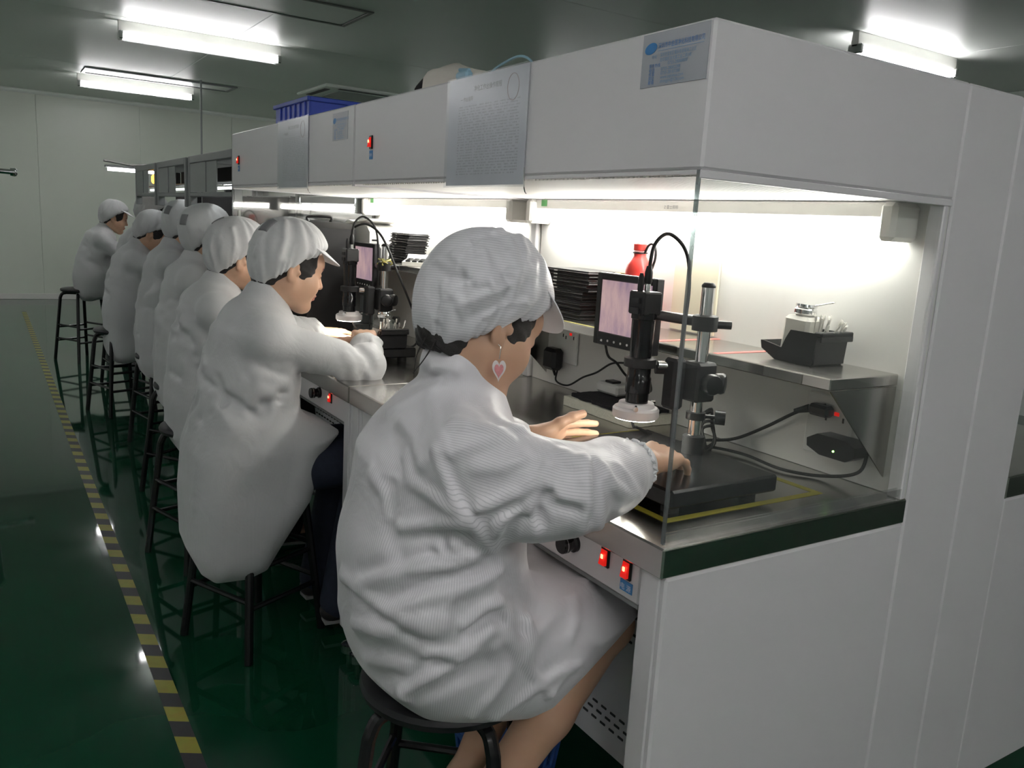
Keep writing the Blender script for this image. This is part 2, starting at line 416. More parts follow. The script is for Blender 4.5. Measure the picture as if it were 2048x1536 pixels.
# ------------------------------------------------------------------ ceiling fixtures
def ceiling_lamp(x0, y, L, label, drop=.113):
    t = thing('ceiling_lamp', label, 'lamp', (x0+L/2,y,HC), group='ceiling fluorescent lamps')
    z = HC-drop
    obj('lamp_body', G().prism([(y-.018,z+.024),(y-.026,z+.045),(y-.022,HC-.001),(y+.022,HC-.001),(y+.026,z+.045),(y+.018,z+.024)],0,x0,x0+L), 'trim_white', t)
    for s in (-1,1):
        obj('fluorescent_tube', G().cyl((x0+.03,y+s*.024,z),(x0+L-.03,y+s*.024,z),.014,12), 'tube_ceiling', t)
    for e in (x0, x0+L-.03):
        obj('lamp_socket', G().box((e,y-.05,z-.02),(e+.03,y+.05,z+.04),.006), 'chrome', t)
    obj('lamp_cover', G().prism([(y-.046,z+.02),(y-.046,z-.006),(y-.03,z-.022),(y+.03,z-.022),(y+.046,z-.006),(y+.046,z+.02)],0,x0+.002,x0+L-.002), 'lamp_cover', t)
    return t
ceiling_lamp(.924,7.08,1.20,'long glowing fluorescent lamp on the ceiling, nearer of the two over the aisle')
ceiling_lamp(.93,10.27,1.17,'long glowing fluorescent lamp on the ceiling, closer to the far wall')
ceiling_lamp(4.68,3.54,1.09,'glowing fluorescent lamp on the ceiling above the right end of the hood')
for x_,y_,w_ in ((-1.35,.45,'over the aisle left of the viewer, added as fill'),(-.55,-1.30,'just behind the viewer, added as fill'),(.80,-1.30,'right behind the viewer, added as fill'),(-2.75,-2.9,'in the rear left corner, added as fill'),(.6,-3.4,'at the rear wall, added as fill'),  # unseen lamps added around the camera to brighten the near end
                 (-2.75,3.54,'out of view at mid left'),(-2.75,7.08,'out of view farther left'),
                 (4.68,7.08,'hidden behind the hoods in the middle row, added for ambient light'),(4.68,10.27,'hidden behind the hoods in the farthest row, added for ambient light'),(-2.75,10.27,'out of view in the far left corner, added for ambient light')):  # unseen lamps added to raise the ambient light and the ceiling
    ceiling_lamp(x_,y_,1.20,'fluorescent lamp on the ceiling '+w_)
t = thing('ceiling_hatch','recessed square access panel in the ceiling above the aisle','hatch',(1.7,5.67,HC))
x0,x1,y0,y1 = .9,2.24,5.40,5.94
g = G()
for (a,b,c,d) in ((x0,x1,y0,y0+.03),(x0,x1,y1-.03,y1),(x0,x0+.03,y0+.03,y1-.03),(x1-.03,x1,y0+.03,y1-.03)): g.box((a,c,HC-.010),(b,d,HC-.0005),.002)
obj('hatch_frame', g, 'steel_dark', t)
obj('hatch_panel', G().box((x0+.04,y0+.04,HC-.006),(x1-.04,y1-.04,HC-.0005),.002), 'ceiling_paint', t)
t = thing('ceiling_recess','slim framed slot panel in the ceiling beside the far lamp','panel',(1.7,9.9,HC))
x0,x1,y0,y1 = .95,2.45,9.70,10.13
g = G()
for (a,b,c,d) in ((x0,x1,y0,y0+.04),(x0,x1,y1-.04,y1),(x0,x0+.04,y0+.04,y1-.04),(x1-.04,x1,y0+.04,y1-.04)): g.box((a,c,HC-.014),(b,d,HC-.0005),.003)
obj('recess_frame', g, 'rack_grey', t)
obj('recess_panel', G().box((x0+.04,y0+.04,HC-.006),(x1-.04,y1-.04,HC-.0005)), 'ceiling_paint', t)
t = thing('air_vent','square ceiling air conditioner cassette above the benches','air vent',(3.55,8.98,HC))
cx,cy,r = 3.50,9.0,.47
obj('vent_plate', G().box((cx-r,cy-r,HC-.03),(cx+r,cy+r,HC-.0005),.012), 'ceiling_paint', t)
obj('vent_grille', G().box((cx-.26,cy-.26,HC-.038),(cx+.26,cy+.26,HC-.030),.004), 'rack_sheet', t)
for (a,b,c,d) in ((-.3,.3,-.42,-.36),(-.3,.3,.36,.42),(-.42,-.36,-.3,.3),(.36,.42,-.3,.3)):
    obj('vent_slot', G().box((cx+a,cy+c,HC-.034),(cx+b,cy+d,HC-.0295)), 'vent_dark', t)

# ------------------------------------------------------------------ clean benches
TX = (0,-1,0); TY = (0,0,1); TN = (-1,0,0)      # lettering that faces the aisle
def rocker(parent, x, y, z, w=.020, h=.030, core=True):
    fr = obj('switch', G().box((x-.004,y-w/2,z-h/2),(x+.002,y+w/2,z+h/2),.002), 'black_plastic', parent)
    obj('switch_button', G().prism([(z-h*.36,x-.010),(z+h*.36,x-.005),(z+h*.36,x-.001),(z-h*.36,x-.001)],1,y-w*.34,y+w*.34), 'red_lamp', fr)
    if core: obj('switch_glow', G().box((x-.0105,y-w*.13,z-h*.05),(x-.0080,y+w*.13,z+h*.17),.001), 'red_lamp_core', fr)
    return fr
def knob(parent, x, y, z, r=.016, d=.03):
    k = obj('knob', G().lathe((x,y,z),[(r*1.05,0),(r*1.05,.006),(r*.82,.009),(r*.80,.016),(r,.019),(r,d),(r*.9,d+.002)],(-1,0,0),24), 'black_gloss', parent)
    obj('knob_ring', G().lathe((x,y,z),[(r*1.02,d*.80),(r*1.02,d*.84)],(-1,0,0),24), 'chrome', k)
    return k
def foot(parent, x, y, top):
    f = obj('foot', G().cyl((x,y,FZ+.012),(x,y,top),.009,10), 'steel_dark', parent)
    obj('foot_pad', G().lathe((x,y,FZ),[(.026,.0005),(.026,.012),(.012,.018)],seg=18), 'chrome', f)

def clean_bench(y0, y1, label, shelf_z, lamp=True):
    t = thing('clean_bench', label, 'bench', (.85,y0,FZ), group='clean benches in the row')
    B = lambda lo,hi,c=.003: G().box(lo,hi,c)
    # worktop and lower body
    obj('worktop', B((.85,y0,.700),(1.475,y1,.750),.003), 'steel', t)
    for a,b in ((y0,y0+.062),(y1-.062,y1)):
        sp = obj('side_panel', B((.862,a+.001,FZ+.07),(1.475,b-.001,.699),.004), 'panel_white', t)
        obj('post_strip', B((.858,a+.012,FZ+.07),(.863,b-.012,.699),.002), 'panel_white', sp)
        foot(t,.885,(a+b)/2,FZ+.075); foot(t,1.40,(a+b)/2,FZ+.075)
    obj('back_box', B((1.476,y0,FZ+.07),(1.659,y1,1.512),.004), 'panel_white', t)
    foot(t,1.57,y0+.03,FZ+.075); foot(t,1.57,y1-.03,FZ+.075)
    obj('back_panel', B((1.466,y0+.004,.7505),(1.475,y1-.004,1.318),.001), 'panel_inner', t)
    obj('end_trim', B((1.452,y0,.7505),(1.465,y0+.03,1.30),.002), 'panel_white', t)
    # control panel with louvres behind
    cp = obj('control_panel', B((.865,y0+.063,.628),(.90,y1-.063,.699),.003), 'panel_white', t)
    obj('control_panel_edge', B((.868,y0+.064,.618),(.99,y1-.064,.6275),.002), 'rack_grey', cp)
    lv = obj('louver_panel', B((1.02,y0+.064,.18),(1.045,y1-.064,.617),.002), 'panel_white', t)
    slot = None
    n = int((y1-y0-.2)/.0285)
    for r in range(5):
        for k in range(n):
            yy = y0+.10+k*.0285+(r%2)*.014; zz = .515-r*.018
            if slot is None: slot = obj('louver_slot', G().box((-.0015,-.008,-.0025),(.0015,.008,.0025),.0008), 'vent_dark', lv, local=True); slot.location = (1.0195-.85,yy-y0,zz-FZ)
            else: inst(slot, lv, (1.0195-.85,yy-y0,zz-FZ))
    for r in range(3):
        for k in range(n):
            inst(slot, lv, (1.0195-.85, .10+k*.0285+(r%2)*.014, .27-r*.018-FZ))
    # hood
    hd = obj('hood', B((.85,y0,1.312),(1.475,y1,1.512),.004), 'panel_white', t)
    obj('hood_lip', G().box((.85,y0,1.300),(1.475,y0+.006,1.3115),.001).box((.85,y1-.006,1.300),(1.475,y1,1.3115),.001).box((.85,y0+.006,1.305),(.854,y1-.006,1.3115),.001), 'panel_white', hd)
    gr = G(); yy = y0+.03
    while yy < y1-.03:
        gr.box((.862,yy,1.3035),(1.385,yy+.005,1.311)); yy += .0125
    gr.box((.858,y0+.02,1.3105),(1.39,y1-.02,1.3118))
    tag(obj('filter_grille', gr, 'grille_white', t), 'white ribbed filter grille under the hood', kind='stuff')
    # fluorescent lamp along the back wall
    lh = obj('lamp_housing', B((1.405,y0+.075,1.272),(1.465,y1-.045,1.3025),.004), 'off_white', t)
    obj('fluorescent_tube', G().cyl((1.418,y0+.085,1.254),(1.418,y1-.06,1.254),.0145,14), 'tube_glow', lh)
    for a in (y0+.050, y1-.060):
        obj('lamp_socket', B((1.385,a,1.232),(1.465,a+.034,1.3025),.008), 'off_white', lh)
    # shelf
    a, b, z = y0+.048, y1-.08, shelf_z
    sh = obj('shelf', B((1.262,a,z-.022),(1.465,b,z),.002), 'steel', t)
    for q in (a+.001, b-.004):
        obj('shelf_bracket', G().prism([(z-.024,1.268),(z-.024,1.464),(z-.205,1.464)],1,q,q+.003), 'steel', sh)
    return t, hd, cp, sh

b1, hood1, cp1, shelf1 = clean_bench(.866,2.162,'nearest white clean bench with glass end, its worktop corner facing the viewer',.985)
b2, hood2, cp2, shelf2 = clean_bench(2.168,3.46,'white clean bench next behind the nearest one, with the calculator on its shelf',1.060)
# glass end pane of bench 1, with its channel
gp = obj('glass_pane', G().box((.853,.869,.757),(1.452,.874,1.3115)), 'clear_pane', b1)
obj('pane_edge', G().box((.8495,.8685,.757),(.853,.8745,1.3115)), 'pane_edge', gp)
obj('pane_channel', G().box((.852,.866,.7505),(1.452,.868,.772)).box((.852,.875,.7505),(1.452,.877,.772)), 'lamp_cover', gp)
gp2 = obj('glass_pane', G().box((.853,3.452,.757),(1.452,3.457,1.3115)), 'clear_pane', b2)
obj('pane_edge', G().box((.8495,3.4515,.757),(.853,3.4575,1.3115)), 'pane_edge', gp2)
# controls
knob(cp1,.865,1.105,.672); rocker(cp1,.865,1.017,.679,.022,.036); s2 = rocker(cp1,.865,.960,.679,.022,.036)
lab = obj('switch_label', G().box((.8635,.944,.640),(.8648,.974,.6585)), 'blue_label', cp1)
text_obj('label_text','电 源','white_ink',lab,(.8632,.9735,.6435),.012,(TX,TY,TN),'LEFT',1.0)
knob(cp2,.865,2.443,.676); rocker(cp2,.865,2.345,.680,.020,.034)
for hd,yy in ((hood1,2.046),(hood2,3.352)):
    rocker(hd,.850,yy,1.408,.018,.034)
    l = obj('switch_label', G().box((.8485,yy-.010,1.366),(.8498,yy+.010,1.388)), 'blue_label', hd)
    text_obj('label_text','照明','white_ink',l,(.8482,yy+.009,1.373),.009,(TX,TY,TN))

# green tag and small print on the lamp housings
for y in (2.062,3.36):
    tag(obj('green_tag', G().box((1.4035,y-.014,1.283),(1.4048,y+.014,1.3015)), 'green_tag', b1 if y<2.1 else b2), 'small green square tag on the lamp housing')
text_obj('lamp_print','Z 雷士照明','grey_ink',b1,(1.4040,1.545,1.283),.010,(TX,TY,TN))
# dark strip labels along the shelf front
for k,y in enumerate((1.02,1.26,1.50,1.80)):
    l = obj('strip_label', G().box((1.2605,y-.045,.965),(1.2617,y+.045,.9825)), 'steel_dark', shelf1)

# sticker on the hood corner
def sticker(parent, ya, yb, z0, z1):
    st = obj('maker_sticker', G().box((.8488,ya,z0),(.8498,yb,z1)), 'sticker_film', parent)
    tag(st,'translucent sticker with blue round logo and blue Chinese print')
    W, H = yb-ya, z1-z0
    x = .8484
    a = np.arange(40)*2*PI/40
    obj('sticker_logo', G().prism([(yb-.135*W+.095*W*math.cos(q), z1-.28*H+.105*H*math.sin(q)-.02*H*math.cos(q)) for q in a],0,x,x+.0003), 'logo_blue', st)
    def T(s,u,v,size,ink,sq=1.0): text_obj('sticker_text',s,ink,st,(x,yb-u*W,z1-v*H),size*H,(TX,TY,TN),'LEFT',sq)
    T('深圳市中金国净化科技有限公司',.25,.30,.115,'blue_ink',.78)
    obj('sticker_rule', G().box((x,yb-.93*W,z1-.350*H),(x+.0003,yb-.25*W,z1-.343*H)), 'blue_ink_pale', st)
    T('地址',.16,.47,.075,'blue_ink_pale'); T('深圳市宝安区福永街道福海工业区',.29,.46,.082,'blue_ink_pale',.80)
    T('龙华镇民治大道工业二路3栋',.29,.55,.082,'blue_ink_pale',.85)
    T('服务热线',.13,.64,.08,'blue_ink'); T('0755-28088800',.42,.63,.085,'blue_ink_pale')
    for i,(p,q) in enumerate((('电话','0755-28002288'),('传真','0755-28107288'),('网址','www.szjinhua.com'),('邮箱','zhongjin@126.com'))):
        T(p,.13,.725+.075*i,.085,'blue_ink'); T(q,.32,.722+.075*i,.085,'blue_ink_pale')
mat('sticker_film', (0.40,0.42,0.46), 0.3, var=0.03)
sticker(hood1,.874,1.011,1.433,1.5085)
sticker(hood2,2.212,2.327,1.425,1.499)

# document sheets in clear holders on the hood fronts
def print_mat(name, ya, z1, W, H):
    m, nt, b = nt_new(name); N, L = nt.nodes, nt.links
    tc = N.new('ShaderNodeTexCoord'); sp = N.new('ShaderNodeSeparateXYZ'); L.new(tc.outputs['Object'], sp.inputs[0])
    def math_(op, a, bb):
        n = N.new('ShaderNodeMath'); n.operation = op
        for i,q in enumerate((a,bb)):
            if hasattr(q,'links'): L.new(q, n.inputs[i])
            else: n.inputs[i].default_value = q
        return n.outputs[0]
    u = math_('MULTIPLY', sp.outputs[1], 1/W); v = math_('MULTIPLY', sp.outputs[2], 1/H)   # 0..1 from the sheet's lower near corner
    row = math_('MULTIPLY', v, 40.0); fr = math_('FRACT', row, 0); ln = math_('LESS_THAN', fr, 0.45)
    cb = N.new('ShaderNodeCombineXYZ'); L.new(math_('MULTIPLY',u,26.0), cb.inputs[0]); L.new(math_('FLOOR',row,0), cb.inputs[1])
    nz = N.new('ShaderNodeTexNoise'); nz.inputs['Scale'].default_value = 1.0; nz.inputs['Detail'].default_value = 1; L.new(cb.outputs[0], nz.inputs['Vector'])
    ws = N.new('ShaderNodeTexNoise'); ws.inputs['Scale'].default_value = 1.0; ws.inputs['Detail'].default_value = 0
    cb2 = N.new('ShaderNodeCombineXYZ'); L.new(math_('MULTIPLY',u,130.0), cb2.inputs[0]); L.new(math_('FLOOR',row,0), cb2.inputs[1]); L.new(cb2.outputs[0], ws.inputs['Vector'])
    word = math_('GREATER_THAN', nz.outputs['Fac'], 0.47); gly = math_('GREATER_THAN', ws.outputs['Fac'], 0.42)
    ink = math_('MULTIPLY', math_('MULTIPLY', ln, word), gly)
    inr = math_('MULTIPLY', math_('MULTIPLY', math_('GREATER_THAN',u,.08), math_('LESS_THAN',u,.86)), math_('MULTIPLY', math_('GREATER_THAN',v,.10), math_('LESS_THAN',v,.74)))
    ink = math_('MULTIPLY', math_('MULTIPLY', ink, inr), 0.42)
    mx = N.new('ShaderNodeMix'); mx.data_type = 'RGBA'; mx.inputs['A'].default_value = (0.70,0.71,0.76,1); mx.inputs['B'].default_value = (0.2,0.2,0.23,1)
    L.new(ink, mx.inputs['Factor']); L.new(mx.outputs['Result'], b.inputs['Base Color']); b.inputs['Roughness'].default_value = 0.4
    MATS[name] = m
def doc_sheet(parent, ya, yb, z0, z1, nm):
    print_mat(nm, ya, z1, yb-ya, z1-z0)
    me = G().box((0,0,0),(.0008,yb-ya,z1-z0))
    s = obj('document_sheet', me, nm, parent, local=True)
    org = origin_of(parent); s.location = np.array((.8475,ya,z0))-org
    tag(s,'grey document sheet with rows of small print in a clear holder')
    W = yb-ya; H = z1-z0
    h = obj('sheet_holder', G().box((.8445,ya-.006,z0-.004),(.8470,yb+.006,z1+.002)), 'holder_film', parent)
    obj('holder_clip', G().tube(spline([(.846,ya-.004,z0+.03),(.846,ya-.006,z0),(.850,ya-.004,z0-.012),(.856,ya,z0-.016)],6),.0012,6), 'chrome', h)
    text_obj('sheet_title','净化工作台操作规程','grey_ink',s,(.8470,yb-.52*W,z1-.14*H),.012,(TX,TY,TN),'CENTER')
    text_obj('sheet_subtitle','一 作业指导','grey_ink',s,(.8470,yb-.25*W,z1-.22*H),.010,(TX,TY,TN),'CENTER')
    a = np.arange(41)*2*PI/40; yc, zc = ya+.17*W, z1-.17*H
    obj('sheet_stamp', G().tube([(.8472,yc+.020*math.cos(q),zc+.024*math.sin(q)) for q in a[:-1]],.0006,5,closed=True), 'stamp_ink', s)
mat('stamp_ink', (0.36,0.28,0.27), 0.6)
doc_sheet(hood1,1.319,1.624,1.296,1.510,'printed_sheet_near')
doc_sheet(hood2,2.534,2.830,1.300,1.511,'printed_sheet_second')

# bench back to back with the first (only its end shows)
t = thing('clean_bench','white clean bench standing back to back with the nearest bench at the right edge','bench',(2.47,.866,FZ), group='clean benches in the row')
mx_ = lambda a,b,y0,y1,z0,z1,c=.004: G().box((3.322-b,y0,z0),(3.322-a,y1,z1),c)
obj('back_box', mx_(1.476,1.6605,.866,2.162,FZ+.07,1.512), 'panel_white', t)
obj('worktop', mx_(.85,1.475,.866,2.162,.70,.75,.003), 'steel', t)
for a in (.866,2.10): obj('side_panel', mx_(.862,1.475,a+.001,a+.061,FZ+.07,.699), 'panel_white', t)
obj('hood', mx_(.85,1.475,.866,2.162,1.312,1.512), 'panel_white', t)
for x in (1.75,2.40):
    for y in (.9,2.13): foot(t,x,y,FZ+.075)

# ------------------------------------------------------------------ workstation racks further along the row
def rack(y0, y1, label, seed):
    r = random.Random(seed)
    t = thing('workstation_rack', label, 'workstation', (.86,y0,FZ), group='grey workstation racks')
    obj('worktop', G().box((.86,y0,.70),(1.475,y1,.75),.003), 'steel_dark', t)
    obj('back_panel', G().box((1.46,y0,.7505),(1.475,y1,1.50),.002), 'steel', t)
    for yy in (y0+.001, y1-.036):
        obj('post', G().box((.862,yy,1.22),(.897,yy+.035,1.46),.003), 'rack_grey', t)
        obj('post', G().box((1.424,yy,.7505),(1.459,yy+.035,1.439),.003), 'rack_grey', t)
        obj('leg', G().box((1.30,yy,FZ+.0005),(1.34,yy+.035,.6995),.003), 'rack_grey', t)
    obj('top_rail', G().box((.862,y0+.037,1.425),(.897,y1-.037,1.46),.003), 'rack_grey', t)
    obj('top_shelf', G().box((.898,y0+.002,1.44),(1.459,y1-.002,1.455),.002), 'rack_sheet', t)
    obj('middle_rail', G().box((.862,y0+.037,1.27),(.897,y1-.037,1.29),.003), 'rack_grey', t)
    ym = y0+.037+.30*(y1-y0)
    obj('front_sheet', G().box((.864,ym,1.291),(.868,y1-.038,1.424)), 'rack_sheet', t)
    obj('sheet_edge', G().box((.860,ym+.22*(y1-y0),1.291),(.8635,ym+.225*(y1-y0),1.424)), 'rack_grey', t)
    obj('dark_board', G().box((.985,y0+.04,1.345),(1.01,y1-.04,1.415),.003), 'dark_void', t)
    obj('lower_board', G().box((1.10,y0+.05,.7508),(1.13,y1-.05,1.285),.003), 'dark_void', t)
    lh = obj('lamp_housing', G().box((1.40,y0+.06,1.275),(1.458,y1-.06,1.31),.004), 'steel_dark', t)
    obj('fluorescent_tube', G().cyl((1.425,y0+.08,1.256),(1.425,y1-.08,1.256),.013,10), 'tube_rack', lh)
    for yy in (y0+.045,y1-.075): obj('lamp_socket', G().box((1.40,yy,1.235),(1.45,yy+.03,1.31),.004), 'chrome', lh)
    fl_ = obj('front_lamp', G().box((.92,y0+.06,1.328),(.965,y1-.06,1.342),.004), 'chrome', t)
    obj('front_tube', G().cyl((.942,y0+.09,1.314),(.942,y1-.09,1.314),.006,10), 'tube_rack', fl_)
    return t
rk1 = rack(3.48,4.36,'grey workstation rack right behind the second clean bench',1)
rk2 = rack(4.42,5.22,'grey workstation rack in the middle of the far row',2)
rk3 = rack(5.28,6.02,'grey workstation rack at the far end of the row, with an amber glow',3)
obj('amber_indicator', G().lathe((.955,5.85,1.355),[(.014,0),(.022,.012),(.022,.045),(.010,.06)],seg=14), 'amber_lamp', rk3)
tag(obj('hanging_rod', G().cyl((2.03,9.55,1.20),(2.03,9.55,HC-.001),.010,10), 'rack_sheet', loc=(2.03,9.55,1.20)), 'thin pale rod hanging from the ceiling in front of the farthest lamp', 'rod')

# table and lamp of the last worker
t = thing('work_table','low dark work table in front of the farthest worker','table',(1.1,7.6,FZ))
obj('table_top', G().box((.90,6.9,.66),(1.5,8.5,.70),.004), 'steel_dark', t)
for x in (.92,1.44):
    for y in (6.93,8.43): obj('leg', G().box((x,y,FZ+.0005),(x+.04,y+.04,.66),.003), 'rack_grey', t)
t = thing('desk_lamp','bright fluorescent lamp held out on an arm near the far wall','lamp',(1.3,8.3,.70))
obj('lamp_post', G().box((1.38,8.28,.7005),(1.41,8.31,1.60),.003), 'rack_grey', t)
obj('lamp_arm', G().tube([(1.39,8.295,1.585),(1.15,8.27,1.555),(.93,8.25,1.58)],.010,8), 'steel_dark', t)
obj('lamp_shade', G().box((.94,8.20,1.525),(1.36,8.30,1.545),.004), 'rack_grey', t)
obj('lamp_tube', G().cyl((.96,8.25,1.508),(1.35,8.25,1.508),.013,10), 'tube_ceiling', t)
t = thing('hanging_lamp','chrome end of a lamp at the left edge in front of the far wall','lamp',(-.25,8.0,HC))
obj('lamp_body', G().cyl((-.9,8.0,1.445),(.245,8.0,1.415),.020,14), 'chrome', t)
obj('lamp_cap', G().lathe((.245,8.0,1.415),[(.030,-.03),(.034,0),(.030,.012),(.02,.02)],(1,0,-.02),14), 'chrome', t)
for x in (-.8,-.1): obj('lamp_wire', G().cyl((x,8.0,1.44),(x,8.0,HC-.001),.003,6), 'steel_dark', t)
t = thing('storage_bin','pale bin standing on the floor at the left edge','bin',(-.10,3.95,FZ))
obj('bin_body', G().lathe((-.11,3.90,FZ),[(.10,.001),(.115,.30),(.12,.31),(.112,.31)],seg=24), 'rack_sheet', t)
obj('bin_rim', G().lathe((-.11,3.90,FZ),[(.118,.305),(.124,.315),(.118,.325)],seg=24), 'off_white', t)
# ------------------------------------------------------------------ things on the benches
def microscope(dy, label):
    bx_, by_ = 1.168, 1.14+dy; lx, ly = 1.065, 1.20+dy
    t = thing('video_microscope', label, 'microscope', (1.08,1.14+dy,.7505), group='video microscopes on the benches')
    bp = obj('base_plate', G().box((.950,.962+dy,.768),(1.213,1.322+dy,.800),.004), 'black_plate', t)
    for x in (.985,1.178):
        for y in (1.0+dy,1.285+dy): obj('base_foot', G().cyl((x,y,.7505),(x,y,.768),.016,14), 'rubber', bp)
    obj('pole_socket', G().lathe((bx_,by_,.80),[(.021,0),(.021,.034),(.017,.036)],seg=24), 'black_matte', t)
    po = obj('pole', G().cyl((bx_,by_,.80),(bx_,by_,1.128),.0125,24), 'chrome', t)
    obj('pole_cap', G().lathe((bx_,by_,1.126),[(.0135,0),(.0135,.004),(.009,.009)],seg=24), 'black_matte', po)
    # lower stop collar with knob
    co = obj('collar', G().lathe((bx_,by_,.868),[(.019,0),(.019,.014)],seg=24), 'black_plastic', t)
    obj('collar_knob', G().cyl((bx_+.012,by_-.012,.875),(bx_+.030,by_-.030,.875),.004,8).cyl((bx_+.026,by_-.026,.875),(bx_+.040,by_-.040,.875),.014,18), 'black_plastic', co)
    # focus block with big knobs and the arm to the lens holder
    bl = obj('focus_block', G().box((bx_-.026,by_-.022,.905),(bx_+.026,by_+.024,.982),.005), 'black_matte', t)
    obj('focus_plate', G().box((bx_-.062,by_+.004,.888),(bx_-.030,by_+.040,.988),.006), 'black_matte', bl)
    for s in (1,-1):
        obj('focus_knob', G().lathe((bx_+s*.004,by_-.018,.945),[(.009,0),(.009,.012),(.019,.014),(.021,.028),(.018,.034),(.010,.036)],(.75*s if s>0 else -.2,-1,0),20), 'black_plastic', bl)
    obj('lens_arm', G().tube([(bx_-.02,by_+.02,.962),(lx+.03,ly-.012,.962)],.009,10), 'black_matte', bl)
    obj('arm_screw', G().cyl((lx+.028,ly-.020,.972),(lx+.050,ly-.030,.972),.008,12), 'chrome', bl)
    # optical tube
    sp_ = lambda z0,z1,r0,r1=None: [(r0,z0),(r0 if r1 is None else r1,z1)]
    tu = obj('lens_tube', G().lathe((lx,ly,0),[(.022,.884),(.0225,.915),(.0245,.916),(.0245,.945),(.0225,.948),(.0225,.965),(.021,.985),(.0215,1.00),(.0225,1.04),(.0225,1.058),(.0245,1.06),(.0245,1.072)],seg=28), 'black_gloss', t)
    obj('lens_holder', G().lathe((lx,ly,0),[(.024,.965),(.031,.967),(.031,.983),(.024,.985)],seg=28), 'black_matte', t)
    cb = obj('camera_head', G().box((lx-.023,ly-.023,1.068),(lx+.023,ly+.023,1.112),.003), 'black_plastic', t)
    obj('camera_grip', G().box((lx-.027,ly-.012,1.070),(lx-.0232,ly+.012,1.082)).box((lx-.027,ly-.012,1.090),(lx-.0232,ly+.012,1.100)), 'black_matte', cb)
    obj('connector', G().cyl((lx+.006,ly+.004,1.110),(lx+.006,ly+.004,1.128),.006,12), 'chrome', cb)
    obj('plug', G().lathe((lx+.006,ly+.004,1.126),[(.006,0),(.008,.004),(.008,.022),(.005,.034)],seg=12), 'rubber', cb)
    obj('second_plug', G().lathe((lx-.008,ly+.008,1.110),[(.004,0),(.006,.004),(.006,.026),(.003,.036)],seg=12), 'rubber', cb)
    # ring light
    rl = obj('ring_light', G().lathe((lx,ly,0),[(.024,.887),(.024,.868),(.043,.866),(.0455,.870),(.0455,.883),(.042,.887),(.036,.888),(.034,.896),(.026,.896)],seg=40), 'ring_white', t)
    obj('ring_lamp', G().lathe((lx,ly,0),[(.026,.8655),(.041,.8655),(.041,.8648),(.026,.8648)],seg=36), 'ring_light', rl)
    for a in (-2.3,.1): obj('ring_screw', G().cyl((lx+.034*math.cos(a),ly+.034*math.sin(a),.891),(lx+.050*math.cos(a),ly+.050*math.sin(a),.891),.005,10), 'chrome', rl)
    # camera cable
    c = np.array((lx,ly,0))
    obj('camera_cable', G().tube(spline([c+(.006,.004,1.15),c+(.016,.006,1.20),c+(.045,0,1.222),c+(.082,-.012,1.19),c+(.095,-.016,1.12),c+(.105,0,1.0),c+(.13,.03,.90),c+(.15,.05,.82),c+(.16,.06,.76)],8),.0036,8), 'rubber', t)
    obj('ring_cable', G().tube(spline([c+(.02,.036,.872),c+(.05,.06,.83),c+(.09,.09,.815),c+(.14,.08,.79),c+(.165,.03,.757)],8),.003,8), 'rubber', t)
    return t
microscope(0,'black video microscope on a chrome pole in front of the earring wearer')
microscope(1.525,'black video microscope on a chrome pole in front of the second worker')

def monitor(dy, label):
    x, ya, yb, z0, z1 = 1.205, 1.325+dy, 1.530+dy, .961, 1.127
    t = thing('monitor', label, 'monitor', (x,(ya+yb)/2,.985), group='small upright monitors')
    fr = G()
    for a,b,c,d in ((ya,ya+.016,z0,z1),(yb-.016,yb,z0,z1),(ya+.016,yb-.016,z0,z0+.030),(ya+.016,yb-.016,z1-.016,z1)): fr.box((x,a,c),(x+.022,b,d),.002)
    obj('bezel', fr, 'black_plastic', t)
    obj('monitor_back', G().box((x+.004,ya+.01,z0+.01),(x+.034,yb-.01,z1-.01),.006), 'black_matte', t)
    s = obj('screen', G().box((0,0,0),(.001,yb-ya-.032,z1-z0-.046)), 'screen_picture', t, local=True); s.location = np.array((x+.0030,ya+.016,z0+.030))-np.array(t.location)
    for k in range(7): obj('monitor_button', G().cyl((x-.001,ya+.035+k*.023,z0+.012+(.004 if k==6 else 0)*-1),(x+.001,ya+.035+k*.023,z0+.012),.0028,10), 'pale_box', t)
    px, py = 1.168, 1.14+dy
    ar = obj('mount_arm', G().tube([(px,py,1.06),(px+.02,py+.10,1.055),(x+.045,(ya+yb)/2-.02,1.045)],.011,12), 'black_plastic', t)
    obj('mount_collar', G().lathe((px,py,1.043),[(.0245,0),(.0245,.028),(.020,.030)],seg=24), 'black_matte', ar)
    obj('mount_screw', G().cyl((px+.015,py-.012,1.056),(px+.040,py-.030,1.056),.008,12), 'black_plastic', ar)
    obj('mount_plate', G().box((x+.033,(ya+yb)/2-.05,1.0),(x+.046,(ya+yb)/2+.01,1.08),.003), 'black_matte', ar)
    return t
monitor(0,'small portrait monitor showing a pink fibre picture beside the nearest microscope')
monitor(1.525,'small portrait monitor with a pink picture behind the second microscope')

